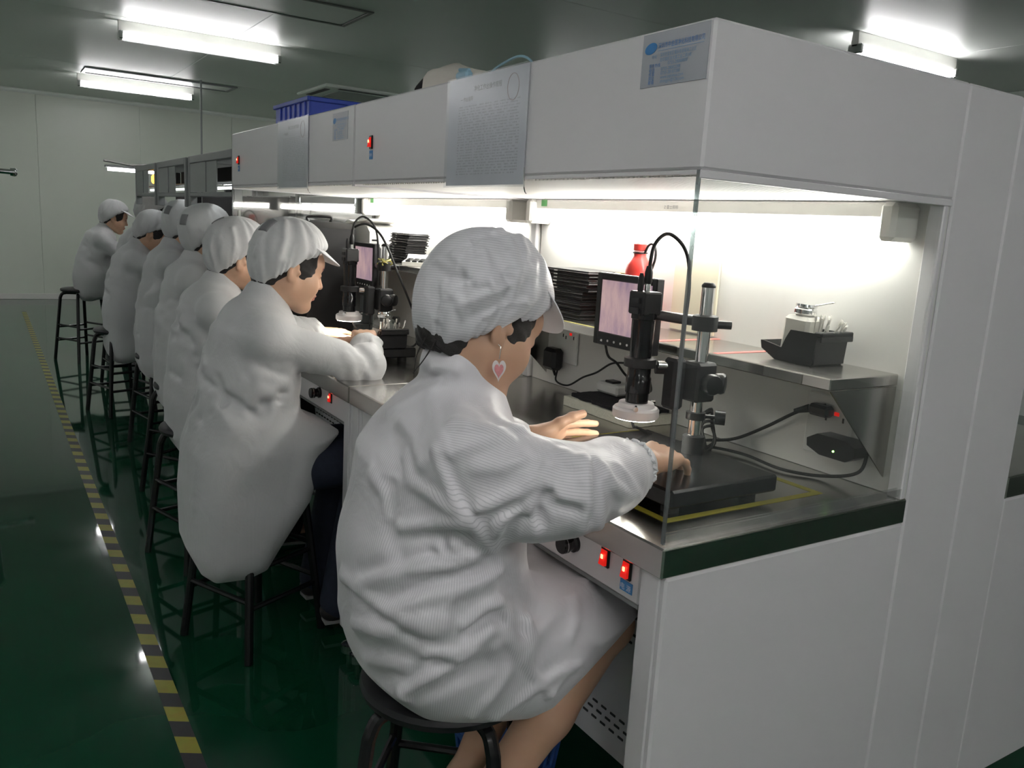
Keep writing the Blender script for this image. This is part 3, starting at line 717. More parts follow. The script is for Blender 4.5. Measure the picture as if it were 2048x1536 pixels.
def cable(name, pts, r, label, m='rubber', n=8):
    c = obj(name, G().tube(spline(pts,n),r,8), m, loc=tuple(map(float,pts[0])))
    return tag(c, label, 'cable')
cable('power_cable',[(1.452,1.055,.895),(1.43,1.10,.875),(1.42,1.18,.82),(1.42,1.26,.775),(1.38,1.31,.762),(1.32,1.33,.757),(1.27,1.31,.757)],.0036,'black power cable from the right wall socket to the coil by the pole')
cable('power_cable',[(1.455,.948,.822),(1.44,.955,.78),(1.42,1.02,.757),(1.38,1.09,.756),(1.39,1.20,.757),(1.36,1.28,.757),(1.29,1.33,.758)],.0034,'black cable drooping from the dark adapter across the worktop')
cable('power_cable',[(1.452,2.005,.800),(1.44,1.99,.770),(1.44,1.93,.768),(1.44,1.86,.805),(1.44,1.80,.83),(1.44,1.74,.865),(1.42,1.66,.882),(1.36,1.58,.90),(1.26,1.45,.93)],.0028,'thin black cable from the wall adapter to the monitor')
cable('power_cable',[(1.22,1.50,.960),(1.24,1.51,.93),(1.30,1.55,.905),(1.36,1.58,.865),(1.36,1.52,.845),(1.30,1.42,.86),(1.24,1.36,.90)],.0030,'black cable hanging under the portrait monitor')
# tied cable bundle
t = thing('cable_coil','tied coil of black cable on the worktop behind the microscope pole','cable',(1.30,1.24,.7505))
for k in range(5):
    a = np.arange(25)*2*PI/24; r = .030+.004*k
    obj('cable_loop', G().tube([(1.29+.010*k+r*.55*math.cos(q), 1.235+.006*math.sin(3*q)+.012*k-.02, .802+r*math.sin(q)+.004*math.cos(2*q+k)) for q in a[:-1]],.0032,7,closed=True), 'rubber', t)
obj('cable_tie', G().lathe((1.305,1.235,.765),[(.012,-.006),(.012,.006)],(1,.3,0),14), 'black_matte', t)

# wall sockets
def outlet(y, z, w, h, label, led=True, parent=None):
    t = tag(obj('wall_socket', G().box((1.458,y-w/2,z-h/2),(1.4655,y+w/2,z+h/2),.003), 'outlet_plate', parent))
    tag(t, label)
    for k,(a,b) in enumerate(((.18,.16),(.05,.12),(-.32,.14))):
        obj('socket_slot', G().box((1.4572,y+a*w-.002,z+h*b-.005),(1.4583,y+a*w+.002,z+h*b+.005)), 'vent_dark', t)
    if led: obj('socket_light', G().box((1.4565,y-.17*w-.006,z+h*.22-.004),(1.4583,y-.17*w+.006,z+h*.22+.004),.001), 'red_lamp', t)
    return t
outlet(1.975,.888,.105,.125,'white wall socket left of the monitor',True,b1)
outlet(1.050,.852,.110,.130,'white wall socket behind the shelf bracket',True,b1)
t = thing('power_adapter','black plug-in power adapter hanging on the wall socket left of the monitor','adapter',(1.44,2.01,.80))
obj('adapter_body', G().box((1.415,1.978,.802),(1.4575,2.040,.868),.010), 'black_plastic', t)
obj('cable_sleeve', G().cyl((1.437,2.004,.803),(1.443,2.002,.785),.005,10,.0035), 'rubber', t)
t = thing('power_plug','black angled plug in the right wall socket with red light','plug',(1.44,1.06,.88))
obj('plug_body', G().box((1.43,1.035,.872),(1.4575,1.085,.896),.006), 'black_plastic', t)
obj('plug_sleeve', G().cyl((1.436,1.083,.884),(1.428,1.112,.872),.009,10,.005), 'rubber', t)
t = thing('power_adapter','black lozenge-shaped adapter under the bracket with tiny green light','adapter',(1.44,1.0,.81))
obj('adapter_body', G().prism([(.950,.812),(.970,.800),(1.030,.800),(1.062,.812),(1.064,.828),(1.040,.842),(.975,.842),(.952,.832)],0,1.415,1.4575), 'black_plastic', t)
obj('adapter_light', G().cyl((1.4135,.998,.815),(1.4155,.998,.815),.0022,8), 'green_led', t)
# foam pad, white switch box, yellow tape outline
t = thing('foam_pad','white foam block with torn dark grey sheet on top','foam pad',(1.38,1.65,.7505))
def ragged(x0,x1,y0,y1,z0,z1,amp,seed,n=14):
    r = random.Random(seed); P = []
    for (a,b) in (((x0,y0),(x1,y0)),((x1,y0),(x1,y1)),((x1,y1),(x0,y1)),((x0,y1),(x0,y0))):
        for k in range(n): 
            u = k/n; P.append((a[0]+(b[0]-a[0])*u+r.uniform(-amp,amp), a[1]+(b[1]-a[1])*u+r.uniform(-amp,amp)))
    return G().prism(P,2,z0,z1)
obj('foam_block', ragged(1.315,1.455,1.50,1.775,.7508,.776,.002,1), 'foam_white', t)
obj('dark_sheet', ragged(1.325,1.455,1.515,1.765,.7765,.785,.005,2), 'foam_dark', t)
t = thing('switch_box','small white box with black rocker on the wall behind the foam','switch box',(1.44,1.71,.80))
obj('box_body', G().box((1.405,1.665,.7885),(1.4655,1.755,.818),.006), 'pale_box', t)
obj('box_rocker', G().box((1.415,1.695,.8175),(1.445,1.730,.824),.002), 'black_plastic', t)
t = thing('worktop_tape','yellow tape rectangle stuck around the nearest microscope base','tape',(1.12,1.2,.7502))
for lo,hi in (((.935,.955),(1.34,.970)),((.935,.970),(.950,1.465)),((.935,1.465),(1.34,1.480)),((1.325,.970),(1.34,1.465))):
    obj('tape_strip', G().box((*lo,.7502),(*hi,.7508)), 'yellow_tape', t)
for (y0,y1,lab) in ((1.375,1.390,'red tape strip across the shelf beside the bin, farther one'),(1.195,1.210,'red tape strip across the shelf beside the bin, nearer one')):
    tag(obj('shelf_tape', G().box((1.27,y0,.9852),(1.465,y1,.9857)), 'red_tape', loc=(1.36,y0,.985)), lab, 'tape')
tag(obj('shelf_tape', G().box((1.264,1.52,.9852),(1.276,2.02,.9857)), 'yellow_edge', loc=(1.27,1.8,.985)), 'thin yellow tape along the shelf edge under the black trays', 'tape')

# parts bin with cleaning bottle and swabs
def parts_bin(c, rz, z, label):
    """local: +x is the low open front"""
    L_, W_, H_ = .128, .094, .064
    t = thing('parts_bin', label, 'bin', (c[0],c[1],z), rz, group='black parts bins')
    k = .003
    side = [(-L_/2,.006),(-L_/2+.006,.0),(L_/2-.035,.0),(L_/2,.018),(L_/2+.004,.034),(L_/2-.004,.034),(L_/2-.050,.026),(.006,.046),(-.004,H_),(-L_/2-.004,H_)]
    sidep = [(b,a) for a,b in side]
    for s in (-1,1):
        obj('bin_side', G().prism(sidep,1,s*W_/2-k/2,s*W_/2+k/2), 'black_plastic', t, local=True)
    obj('bin_floor', G().box((-L_/2+.002,-W_/2+.002,.0003),(L_/2-.034,W_/2-.002,.004)), 'black_plastic', t, local=True)
    obj('bin_back', G().box((-L_/2-.002,-W_/2,.002),(-L_/2+.003,W_/2,H_),.001), 'black_plastic', t, local=True)
    obj('bin_lip', G().box((-L_/2-.015,-W_/2-.002,H_-.006),(-L_/2+.004,W_/2+.002,H_+.003),.002).box((-L_/2-.015,-W_/2-.002,H_-.016),(-L_/2-.011,W_/2+.002,H_-.005),.001), 'black_plastic', t, local=True)
    obj('bin_front', G().prism([(.0,L_/2-.036),(.018,L_/2-.001),(.034,L_/2+.004),(.034,L_/2),(.019,L_/2-.005),(.004,L_/2-.038)],1,-W_/2,W_/2), 'black_plastic', t, local=True)
    return t
def jar(c, z, tilt, label, m='bottle_plastic'):
    t = thing('solvent_bottle', label, 'bottle', (c[0],c[1],z)); t.rotation_euler = tilt
    obj('bottle_body', G().box((-.029,-.029,0),(.029,.029,.084),.007), m, t, local=True)
    obj('bottle_neck', G().lathe((0,0,.083),[(.018,0),(.018,.006)],seg=20), m, t, local=True)
    cp = obj('bottle_cap', G().lathe((0,0,.088),[(.021,0),(.0225,.002),(.0225,.010),(.020,.013),(.022,.016),(.021,.021),(.005,.022)],seg=26), 'chrome', t, local=True)
    obj('cap_lever', G().box((-.004,-.062,.106),(.004,-.016,.1085),.001,rot=rotx(-.32),ctr=(0,-.018,.107)), 'chrome', cp, local=True)
    return t
parts_bin((1.400,1.090),PI/2,.9853,'black open-front parts bin on the shelf holding bottle and swabs')
jar((1.400,1.100),.9915,(.06,.0,.12),'square white solvent bottle with steel cap in the shelf bin')
def swabs(c, z, n, lab, seed):
    r = random.Random(seed); src = None
    for k in range(n):
        ax, ay = r.uniform(-.25,.25), r.uniform(-.62,.08); px_, py_ = c[0]+r.uniform(-.032,.032), c[1]+r.uniform(-.008,.012)
        if src is None:
            src = obj('cotton_swab', G().tube([(0,0,0),(0,0,.078),(0,0,.080),(0,0,.088),(0,0,.091)],[.0013,.0013,.0024,.0026,.0012],6), 'cotton', loc=(0,0,0)); o = src
        else:
            o = src.copy(); COL.objects.link(o)
        o.location = (px_,py_,z); o.rotation_euler = (-ay,ax,0)
        tag(o, lab, 'swab', lab)
swabs((1.400,1.055),.9905,16,'white cotton swab standing in the black shelf bin',3)
parts_bin((1.125,2.545),PI/2,.8005,'black open-front parts bin beside the second microscope')
jar((1.125,2.560),.8057,(0,0,.2),'square solvent bottle with open lid in the bin beside the second microscope','bottle_clear')
swabs((1.125,2.512),.8057,10,'cotton swab standing in the bin beside the second microscope',5)

# red flask behind the monitor
t = thing('red_flask','red metal water flask with black loop strap behind the monitor','flask',(1.415,1.63,.9853))
obj('flask_body', G().lathe((1.415,1.63,.9853),[(.030,0),(.034,.004),(.034,.140),(.031,.156),(.022,.170),(.0165,.178),(.0165,.190)],seg=32), 'red_paint', t)
obj('flask_cap', G().lathe((1.415,1.63,.9853),[(.0155,.191),(.018,.193),(.018,.208),(.014,.2115)],seg=24), 'red_paint', t)
st_ = obj('flask_strap', G().tube(spline([(1.415,1.612,1.172),(1.415,1.602,1.190),(1.415,1.588,1.196),(1.415,1.574,1.185),(1.415,1.572,1.160),(1.415,1.584,1.130),(1.415,1.596,1.122)],6),.0032,8), 'rubber', t)
obj('strap_ring', G().tube([(1.415+.0175*math.cos(a),1.63+.0175*math.sin(a),1.172) for a in np.arange(20)*2*PI/20],.0022,6,closed=True), 'rubber', t)
t = thing('cream_box','small cream cardboard box beside the red flask','box',(1.43,1.69,.9853))
obj('box_body', G().box((1.405,1.667,.9853),(1.455,1.715,1.115),.002), 'cream_paper', t)
obj('box_flap', G().box((1.405,1.667,1.1153),(1.455,1.690,1.117)), 'cream_paper', t)
tag(obj('yellow_patch', G().box((1.458,1.395,.990),(1.4645,1.545,1.165),.001), 'yellow_patch', loc=(1.46,1.47,.99)) if mat('yellow_patch',(0.68,0.64,0.50),0.5,var=0.06,scale=5) else None, 'pale yellow patch on the white back panel behind the cable', 'card')  # thin pale yellow rectangle set against the back panel

# stacks of thin black trays
ORD = ['lowest','second from the bottom','third from the bottom','fourth from the bottom','fifth from the bottom','sixth from the bottom','seventh from the bottom','eighth from the bottom','ninth from the bottom','tenth from the bottom','eleventh from the bottom','twelfth from the bottom','thirteenth from the bottom','topmost']
def tray_stack(x0,x1,y0,y1,z,n,th,lab,group,seed,tab='pale_box'):
    r = random.Random(seed); src = None
    for k in range(n):
        if src is None:
            t = thing('component_tray', lab, 'tray', (0,0,0), group=group)
            w_, l_ = (x1-x0), (y1-y0)
            obj('tray_body', G().box((-w_/2,-l_/2,.0003),(w_/2,l_/2,th*.55),.0015).box((-w_/2+.004,-l_/2+.004,th*.56),(w_/2-.004,l_/2-.004,th*.98),.001), 'black_plastic', t, local=True)
            obj('tray_tab', G().box((-w_/2+.02,l_/2,th*.2),(w_/2-.04,l_/2+.006,th*.5)), tab, t, local=True)
            obj('tray_label', G().box((-w_/2-.0006,l_/2-.060,th*.15),(-w_/2+.0005,l_/2-.044,th*.5)), tab, t, local=True)
            src = t
        else:
            t = copy_tree(src)
        t.location = ((x0+x1)/2+r.uniform(-.004,.004)+(.006 if k>n//2 else 0),(y0+y1)/2+r.uniform(-.004,.004)-(.012 if k>n//2 else 0),z+k*th)
        t.rotation_euler = (0,0,r.uniform(-.03,.03))
        tag(t, lab+', '+(ORD[-1] if k==n-1 else ORD[k]), 'tray', group)
tray_stack(1.325,1.445,1.745,1.945,.9853,14,.0092,'thin black tray in the stack left of the near monitor','black trays on the near shelf',4)
tray_stack(1.33,1.42,2.86,3.02,1.0603,12,.0092,'thin black tray in the stack beside the calculator','black trays on the second shelf',6)
# calculator, printer box and dark cases on bench 2
t = thing('calculator','white desk calculator with dark keys on the second shelf','calculator',(1.352,2.70,1.0603)); 
R_ = rotz(.10)
def CB(name,lo,hi,m,c=.001,par=None):
    return obj(name, G().box(lo,hi,c), m, par or t, local=True)
t.rotation_euler = (0,0,.95)
obj('calculator_body', G().prism([(-.075,.0003),(-.075,.012),(.02,.018),(.075,.034),(.075,.0003)],1,-.09,.09) if False else G().ring([np.array([(-.06,s,.0003),(-.06,s,.014),(.03,s,.022),(.06,s,.038),(.06,s,.0003)]) for s in (-.085,.085)]), 'calc_body', t, local=True)
obj('calculator_screen', G().box((.036,-.07,.0275),(.056,.05,.0285),.0005,rot=roty(-.48),ctr=(.045,0,.030)), 'calc_lcd', t, local=True)
ks = None
for i in range(4):
    for j in range(7):
        l = (-.05+i*.020,-.070+j*.0225,.0175+i*.0016)
        if ks is None: ks = obj('calculator_key', G().box((-.007,-.0085,-.002),(.007,.0085,.003),.001), 'black_plastic', t, local=True); ks.location = l
        else: inst(ks,t,l)
t = thing('label_printer','pale grey upright box device at the far end of the second shelf','device',(1.36,3.2,1.0603))
obj('device_body', G().prism([(3.10,1.0603),(3.10,1.16),(3.14,1.185),(3.33,1.205),(3.36,1.195),(3.36,1.0603)][::-1] if False else [(3.10,1.0603),(3.36,1.0603),(3.36,1.200),(3.33,1.208),(3.13,1.186),(3.10,1.165)],0,1.29,1.43), 'pale_box', t)
obj('device_lid', G().box((1.285,3.095,1.196),(1.435,3.365,1.206),.003,rot=rotx(-.085)) , 'off_white', t)
for k in range(3): obj('device_mark', G().box((1.30+.0,3.099,1.13-.016*k),(1.325,3.1005,1.137-.016*k)), 'black_plastic', t)
t = thing('dark_case','large black equipment case behind the second worker\'s face','case',(1.2,3.3,.7505))
obj('case_body', G().prism([(3.16,.7508),(3.42,.7508),(3.42,1.18),(3.38,1.197),(3.20,1.190),(3.16,1.17)],0,1.06,1.255), 'black_matte', t)
obj('case_ridge', G().box((1.053,3.20,.80),(1.0598,3.38,1.14),.002), 'dark_void', t)
obj('case_handle', G().tube(spline([(1.11,3.30,1.19),(1.11,3.30,1.21),(1.20,3.30,1.213),(1.20,3.30,1.19)],6),.006,8), 'black_plastic', t)
tag(obj('wire_tangle', G().tube(spline([(1.165+.022*math.cos(a*1.7),2.655+.026*math.sin(a*2.3),1.073+.010*math.sin(a*1.3)) for a in range(16)],5),.0022,6), 'yellow_edge', loc=(1.165,2.655,1.07)), 'yellow twisted wire wound round the second chrome pole', 'wire')
cable('power_cable',[(1.075,2.745,1.149),(1.08,2.735,1.183),(1.10,2.665,1.197),(1.13,2.605,1.157),(1.18,2.586,1.044),(1.245,2.593,.915),(1.29,2.634,.839),(1.31,2.70,.775),(1.28,2.76,.756)],.0038,'long black cable looping from the second microscope head down to the worktop')

# ------------------------------------------------------------------ things on top of the hoods
t = thing('blue_crate','blue plastic crate on top of the second hood','crate',(1.0,2.88,1.5123))
c0,c1,d0,d1 = .905,1.10,2.70,3.06; z0,z1 = 1.5125,1.588
for lo,hi in (((c0,d0,z0),(c0+.006,d1,z1)),((c1-.006,d0,z0),(c1,d1,z1)),((c0+.006,d0,z0),(c1-.006,d0+.006,z1)),((c0+.006,d1-.006,z0),(c1-.006,d1,z1))):
    obj('crate_wall', G().box(lo,hi,.001), 'blue_crate', t)
obj('crate_floor', G().box((c0+.006,d0+.006,z0),(c1-.006,d1-.006,z0+.005)), 'blue_crate', t)
obj('crate_rim', G().box((c0-.008,d0-.008,z1-.012),(c0+.002,d1+.008,z1+.002),.002).box((c1-.002,d0-.008,z1-.012),(c1+.008,d1+.008,z1+.002),.002).box((c0+.002,d0-.008,z1-.012),(c1-.002,d0+.002,z1+.002),.002).box((c0+.002,d1-.002,z1-.012),(c1-.002,d1+.008,z1+.002),.002), 'blue_crate', t)
for k in range(6): obj('crate_rib', G().box((c0-.005,d0+.03+k*.052,z0+.004),(c0-.0003,d0+.034+k*.052,z1-.013)), 'blue_crate', t)
t = thing('cloth_bag','crumpled off-white cloth bag with a dark lining on the hood top','bag',(.93,1.70,1.5123))
pr = [(1.815,.050),(1.80,.060),(1.775,.062),(1.74,.052),(1.70,.043),(1.66,.036),(1.62,.030),(1.57,.022),(1.54,.010)]
rings = []
for i,(yy,hh) in enumerate(pr):
    ww = .050+.010*math.sin(i*1.3); r = []
    for a in np.linspace(0,PI,13): r.append((.93-ww*math.cos(a), yy+.008*math.sin(5*a+i), 1.5125+hh*(math.sin(a)**.6)*(1+.10*math.sin(3*a+i))))
    rings.append(np.array(r))
obj('bag_cloth', G().ring(rings), 'bag_white', t)
obj('bag_lining', G().ring([np.array([(.93-.046*math.cos(a), 1.818+dd, 1.5127+h_*(math.sin(a)**.7)) for a in np.linspace(0,PI,13)]) for dd,h_ in ((0,.056),(.035,.050),(.060,.034))]), 'black_cloth', t)
tag(obj('blue_tube', G().tube(spline([(.985,1.70,1.516),(.96,1.66,1.530),(.95,1.626,1.545),(.95,1.576,1.557),(.95,1.518,1.562),(.95,1.475,1.547),(.95,1.45,1.517)],8),.0026,8), 'blue_tube', loc=(.95,1.5,1.5123)), 'pale blue plastic tube arching over the hood top', 'tube')
t = thing('blue_clip','small blue clip beside the cloth bag on the hood','clip',(.875,1.60,1.5123))
obj('clip_body', G().box((.858,1.575,1.5125),(.876,1.625,1.530),.005), 'blue_tube', t)
obj('clip_hook', G().cyl((.867,1.58,1.530),(.867,1.62,1.535),.004,8), 'blue_tube', t)

# ------------------------------------------------------------------ blue basket under bench 1
t = thing('waste_basket','blue slotted plastic basket on the floor under the nearest bench','basket',(.90,1.33,FZ))
cxb, cyb = .90, 1.33
obj('basket_base', G().lathe((cxb,cyb,FZ),[(.085,.0008),(.087,.05),(.085,.052),(.083,.006)],seg=28), 'blue_basket', t)
obj('basket_rim', G().lathe((cxb,cyb,FZ),[(.112,.235),(.118,.240),(.118,.255),(.110,.257)],seg=28), 'blue_basket', t)
bs = None
for k in range(28):
    a = k*2*PI/28
    p0 = (cxb+.087*math.cos(a),cyb+.087*math.sin(a),FZ+.05); p1 = (cxb+.113*math.cos(a),cyb+.113*math.sin(a),FZ+.24)
    obj('basket_slat', G().tube([p0,p1],.0042,5), 'blue_basket', t)
for hh in (.10,.145,.19):
    r_ = .087+(hh-.05)*.137
    obj('basket_hoop', G().tube([(cxb+r_*math.cos(a),cyb+r_*math.sin(a),FZ+hh) for a in np.arange(28)*2*PI/28],.004,5,closed=True), 'blue_basket', t)

# ------------------------------------------------------------------ stools
def stool(x, y, label, top=.44, r=.158, rot=.4):
    t = thing('stool', label, 'stool', (x,y,FZ), rot, group='black metal stools')
    H = top-FZ
    obj('seat', G().lathe((0,0,0),[(r*.9,H-.030),(r,H-.024),(r+.004,H-.012),(r,H-.003),(r*.93,H)],seg=36), 'stool_seat', t, local=True)
    ru = []
    for k in range(4):
        a = PI/4+k*PI/2; c, s = math.cos(a), math.sin(a)
        lg = [(c*.03,s*.03,H-.040),(c*.105,s*.105,H-.040),(c*.135,s*.135,H-.050),(c*.150,s*.150,H-.080),(c*.205,s*.205,.0015)]
        obj('leg', G().tube([lg[0],lg[1],*spline(lg[1:4],4)[1:],lg[4]],.0125,10), 'stool_black', t, local=True)
    for z,q in ((.16,1),(.27,1)):
        rr = .150+(.205-.150)*(1-z/(H-.08))
        for k in range(4):
            a = PI/4+k*PI/2; b = a+PI/2
            obj('rung', G().cyl((rr*math.cos(a),rr*math.sin(a),z+.02*(k%2)),(rr*math.cos(b),rr*math.sin(b),z+.02*(k%2)),.008,8), 'stool_black', t, local=True)
    return t
# ------------------------------------------------------------------ smooth solid modelling for bodies and clothes
def V3(*a): return np.array(a,float)
def unit(v): v = np.asarray(v,float); return v/(np.linalg.norm(v)+1e-12)
def smin(a, b, k):
    if k <= 0: return np.minimum(a,b)
    h = np.clip(0.5+0.5*(b-a)/k,0,1); return b+(a-b)*h-k*h*(1-h)
class Prim:
    def __init__(s, kind, lo, hi, fn, k): s.kind, s.lo, s.hi, s.fn, s.k = kind, np.array(lo,float), np.array(hi,float), fn, k
class Solid:
    def __init__(s): s.p = []
    def cone(s, a, b, ra, rb, k=.02, flat=None, op='u'):
        """tapered capsule; flat = (axis unit vector, factor): thickness along that axis is multiplied by factor"""
        a, b = np.array(a,float), np.array(b,float); ba = b-a; L2 = float(ba@ba)+1e-12
        if flat is not None: nx = unit(flat[0]); g = 1/flat[1]-1
        def fn(P):
            d = P-a; t = np.clip((d@ba)/L2,0,1); q = d-t[...,None]*ba
            if flat is not None:
                q = q+(q@nx)[...,None]*nx*g; sc = min(1,flat[1])
            else: sc = 1
            return (np.sqrt((q*q).sum(-1))-(ra+(rb-ra)*t))*sc
        R = max(ra,rb)*(max(1,flat[1]) if flat else 1)
        s.p.append(Prim(op,np.minimum(a,b)-R,np.maximum(a,b)+R,fn,k)); return s
    def ell(s, c, r, k=.02, rot=None, op='u'):
        c, r = np.array(c,float), np.array(r,float); Rm = np.eye(3) if rot is None else np.asarray(rot)
        def fn(P):
            q = (P-c)@Rm; k0 = np.sqrt(((q/r)**2).sum(-1)); k1 = np.sqrt(((q/r**2)**2).sum(-1))+1e-9
            return k0*(k0-1)/k1
        R = r.max(); s.p.append(Prim(op,c-R,c+R,fn,k)); return s
    def extr(s, poly, yc, w, rnd, k=.03, op='u', tilt=0.0):
        """profile in x,z carried along y between yc-w and yc+w, edges rounded"""
        pl = np.array(poly,float); n = len(pl)
        def fn(P):
            x, y, z = P[...,0], P[...,1], P[...,2]
            d = np.full(x.shape,1e9); sgn = np.ones(x.shape)
            for i in range(n):
                a, b = pl[i], pl[i-1]; ex, ez = b-a; wx, wz = x-a[0], z-a[1]
                t = np.clip((wx*ex+wz*ez)/(ex*ex+ez*ez),0,1); bx, bz = wx-ex*t, wz-ez*t
                d = np.minimum(d,bx*bx+bz*bz)
                c1 = z>=a[1]; c2 = z<b[1]; c3 = ex*wz>ez*wx
                m = (c1&c2&c3)|(~c1&~c2&~c3); sgn = np.where(m,-sgn,sgn)
            d2 = sgn*np.sqrt(d)+rnd; dy = np.abs(y-yc)-w+rnd
            return np.minimum(np.maximum(d2,dy),0)+np.sqrt(np.maximum(d2,0)**2+np.maximum(dy,0)**2)-rnd
        s.p.append(Prim(op,(pl[:,0].min(),yc-w,pl[:,1].min()),(pl[:,0].max(),yc+w,pl[:,1].max()),fn,k)); return s
    def half(s, n, c, k=.0, lo=None, hi=None):
        """keep only the side of the plane through c that n points away from"""
        n, c = unit(n), np.array(c,float)
        s.p.append(Prim('i',(-9,-9,-9) if lo is None else lo,(9,9,9) if hi is None else hi,lambda P:(P-c)@n,k)); return s
    def cut(s, fn, lo, hi, k=0.0):
        s.p.append(Prim('i',lo,hi,fn,k)); return s
    def fold(s, pts, amp, w):
        """raise (amp>0) or sink a soft ridge along a line lying on the surface"""
        P_ = np.array(pts,float)
        def fn(P):
            d = np.full(P.shape[:-1],1e9)
            for i in range(len(P_)-1):
                a, ba = P_[i], P_[i+1]-P_[i]; q = P-a; t = np.clip((q@ba)/(ba@ba+1e-12),0,1); q = q-t[...,None]*ba
                d = np.minimum(d,(q*q).sum(-1))
            return amp*np.exp(-d/(w*w))
        s.p.append(Prim('f',P_.min(0)-2.2*w,P_.max(0)+2.2*w,fn,0)); return s
    def warp(s, fn): s.p.append(Prim('f',(-9,-9,-9),(9,9,9),fn,0)); return s
    def eval(s, P, base=None):
        """distance at loose points"""
        v = np.full(P.shape[:-1],1.0)
        for q in s.p: v = s._apply(v,q,P)
        return v
    @staticmethod
    def _apply(v, q, P):
        d = q.fn(P)
        if q.kind == 'u': return smin(v,d,q.k)
        if q.kind == 's': return -smin(-v,d,q.k)
        if q.kind == 'i': return -smin(-v,-d,q.k)
        return v-d
    def bounds(s):
        u = [q for q in s.p if q.kind == 'u']
        return np.min([q.lo for q in u],0), np.max([q.hi for q in u],0)
    def mesh(s, h, smooth=1):
        lo, hi = s.bounds(); pad = .026 if any(q.kind=='f' for q in s.p) else 0; lo = lo-3*h-pad; hi = hi+3*h+pad
        n = np.ceil((hi-lo)/h).astype(int)+1
        v = np.full(n,0.2,np.float32)
        ax = [lo[i]+h*np.arange(n[i]) for i in range(3)]
        for q in s.p:
            m = max(q.k,0)+2.5*h+.022 if q.kind in 'us' else (.5*h if q.kind=='i' else 0)
            i0 = np.clip(np.floor((q.lo-m-lo)/h).astype(int),0,n); i1 = np.clip(np.ceil((q.hi+m-lo)/h).astype(int)+1,0,n)
            if (i1<=i0).any(): continue
            sl = tuple(slice(a,b) for a,b in zip(i0,i1))
            sub = v[sl]
            if q.kind in 'fi':
                idx = np.nonzero(np.abs(sub)<.06) if q.kind=='f' else np.nonzero(sub<.05)
                if len(idx[0])==0: continue
                P = np.stack([ax[i][i0[i]:i1[i]][idx[i]] for i in range(3)],-1)
                sub[idx] = s._apply(sub[idx].astype(float),q,P)
            else:
                P = np.stack(np.meshgrid(*[ax[i][i0[i]:i1[i]] for i in range(3)],indexing='ij'),-1)
                v[sl] = s._apply(sub,q,P)
        return surface_net(v,lo,h,smooth)
def surface_net(v, lo, h, smooth=1):
    ins = v<0
    c = np.zeros(tuple(np.array(v.shape)-1),np.int8)
    for dx in (0,1):
        for dy in (0,1):
            for dz in (0,1): c += ins[dx:v.shape[0]-1+dx,dy:v.shape[1]-1+dy,dz:v.shape[2]-1+dz]
    act = np.nonzero((c>0)&(c<8)); m = len(act[0])
    I = np.stack(act,1); idm = np.full(c.shape,-1,np.int64); idm[act] = np.arange(m)
    acc = np.zeros((m,3)); cnt = np.zeros(m)
    corners = [(a,b,d) for a in (0,1) for b in (0,1) for d in (0,1)]
    val = {q: v[I[:,0]+q[0],I[:,1]+q[1],I[:,2]+q[2]].astype(float) for q in corners}
    for a in corners:
        for ax in range(3):
            if a[ax] == 0:
                b = list(a); b[ax] = 1; b = tuple(b); va, vb = val[a], val[b]
                x = (va<0)!=(vb<0); t = np.where(x,va/(va-vb+1e-20),0)
                p = np.tile(np.array(a,float),(m,1)); p[:,ax] += t
                acc += np.where(x[:,None],p,0); cnt += x
    verts = (I+acc/np.maximum(cnt,1)[:,None])*h+lo
    faces = []
    for ax in range(3):
        o = [(1,2),(2,0),(0,1)][ax]
        s0 = [slice(None)]*3; s1 = [slice(None)]*3; s0[ax] = slice(0,-1); s1[ax] = slice(1,None)
        e = ins[tuple(s0)]!=ins[tuple(s1)]
        E = np.stack(np.nonzero(e),1)
        ok = (E[:,o[0]]>0)&(E[:,o[1]]>0)&(E[:,o[0]]<v.shape[o[0]]-1)&(E[:,o[1]]<v.shape[o[1]]-1); E = E[ok]
        def cell(d0,d1):
            q = E.copy(); q[:,o[0]] -= d0; q[:,o[1]] -= d1; return idm[q[:,0],q[:,1],q[:,2]]
        q = np.stack([cell(1,1),cell(0,1),cell(0,0),cell(1,0)],1)
        fl = ins[E[:,0],E[:,1],E[:,2]]
        q[~fl] = q[~fl][:,::-1]
        faces.append(q)
    F = np.concatenate(faces)
    F = F[(F>=0).all(1)]
    for _ in range(smooth):
        s = np.zeros_like(verts); n = np.zeros(m)
        for i in range(4):
            np.add.at(s,F[:,i],verts[F[:,(i+1)%4]]); np.add.at(n,F[:,i],1)
            np.add.at(s,F[:,i],verts[F[:,(i+3)%4]]); np.add.at(n,F[:,i],1)
        verts = verts*.5+.5*s/np.maximum(n,1)[:,None]
    return verts, F

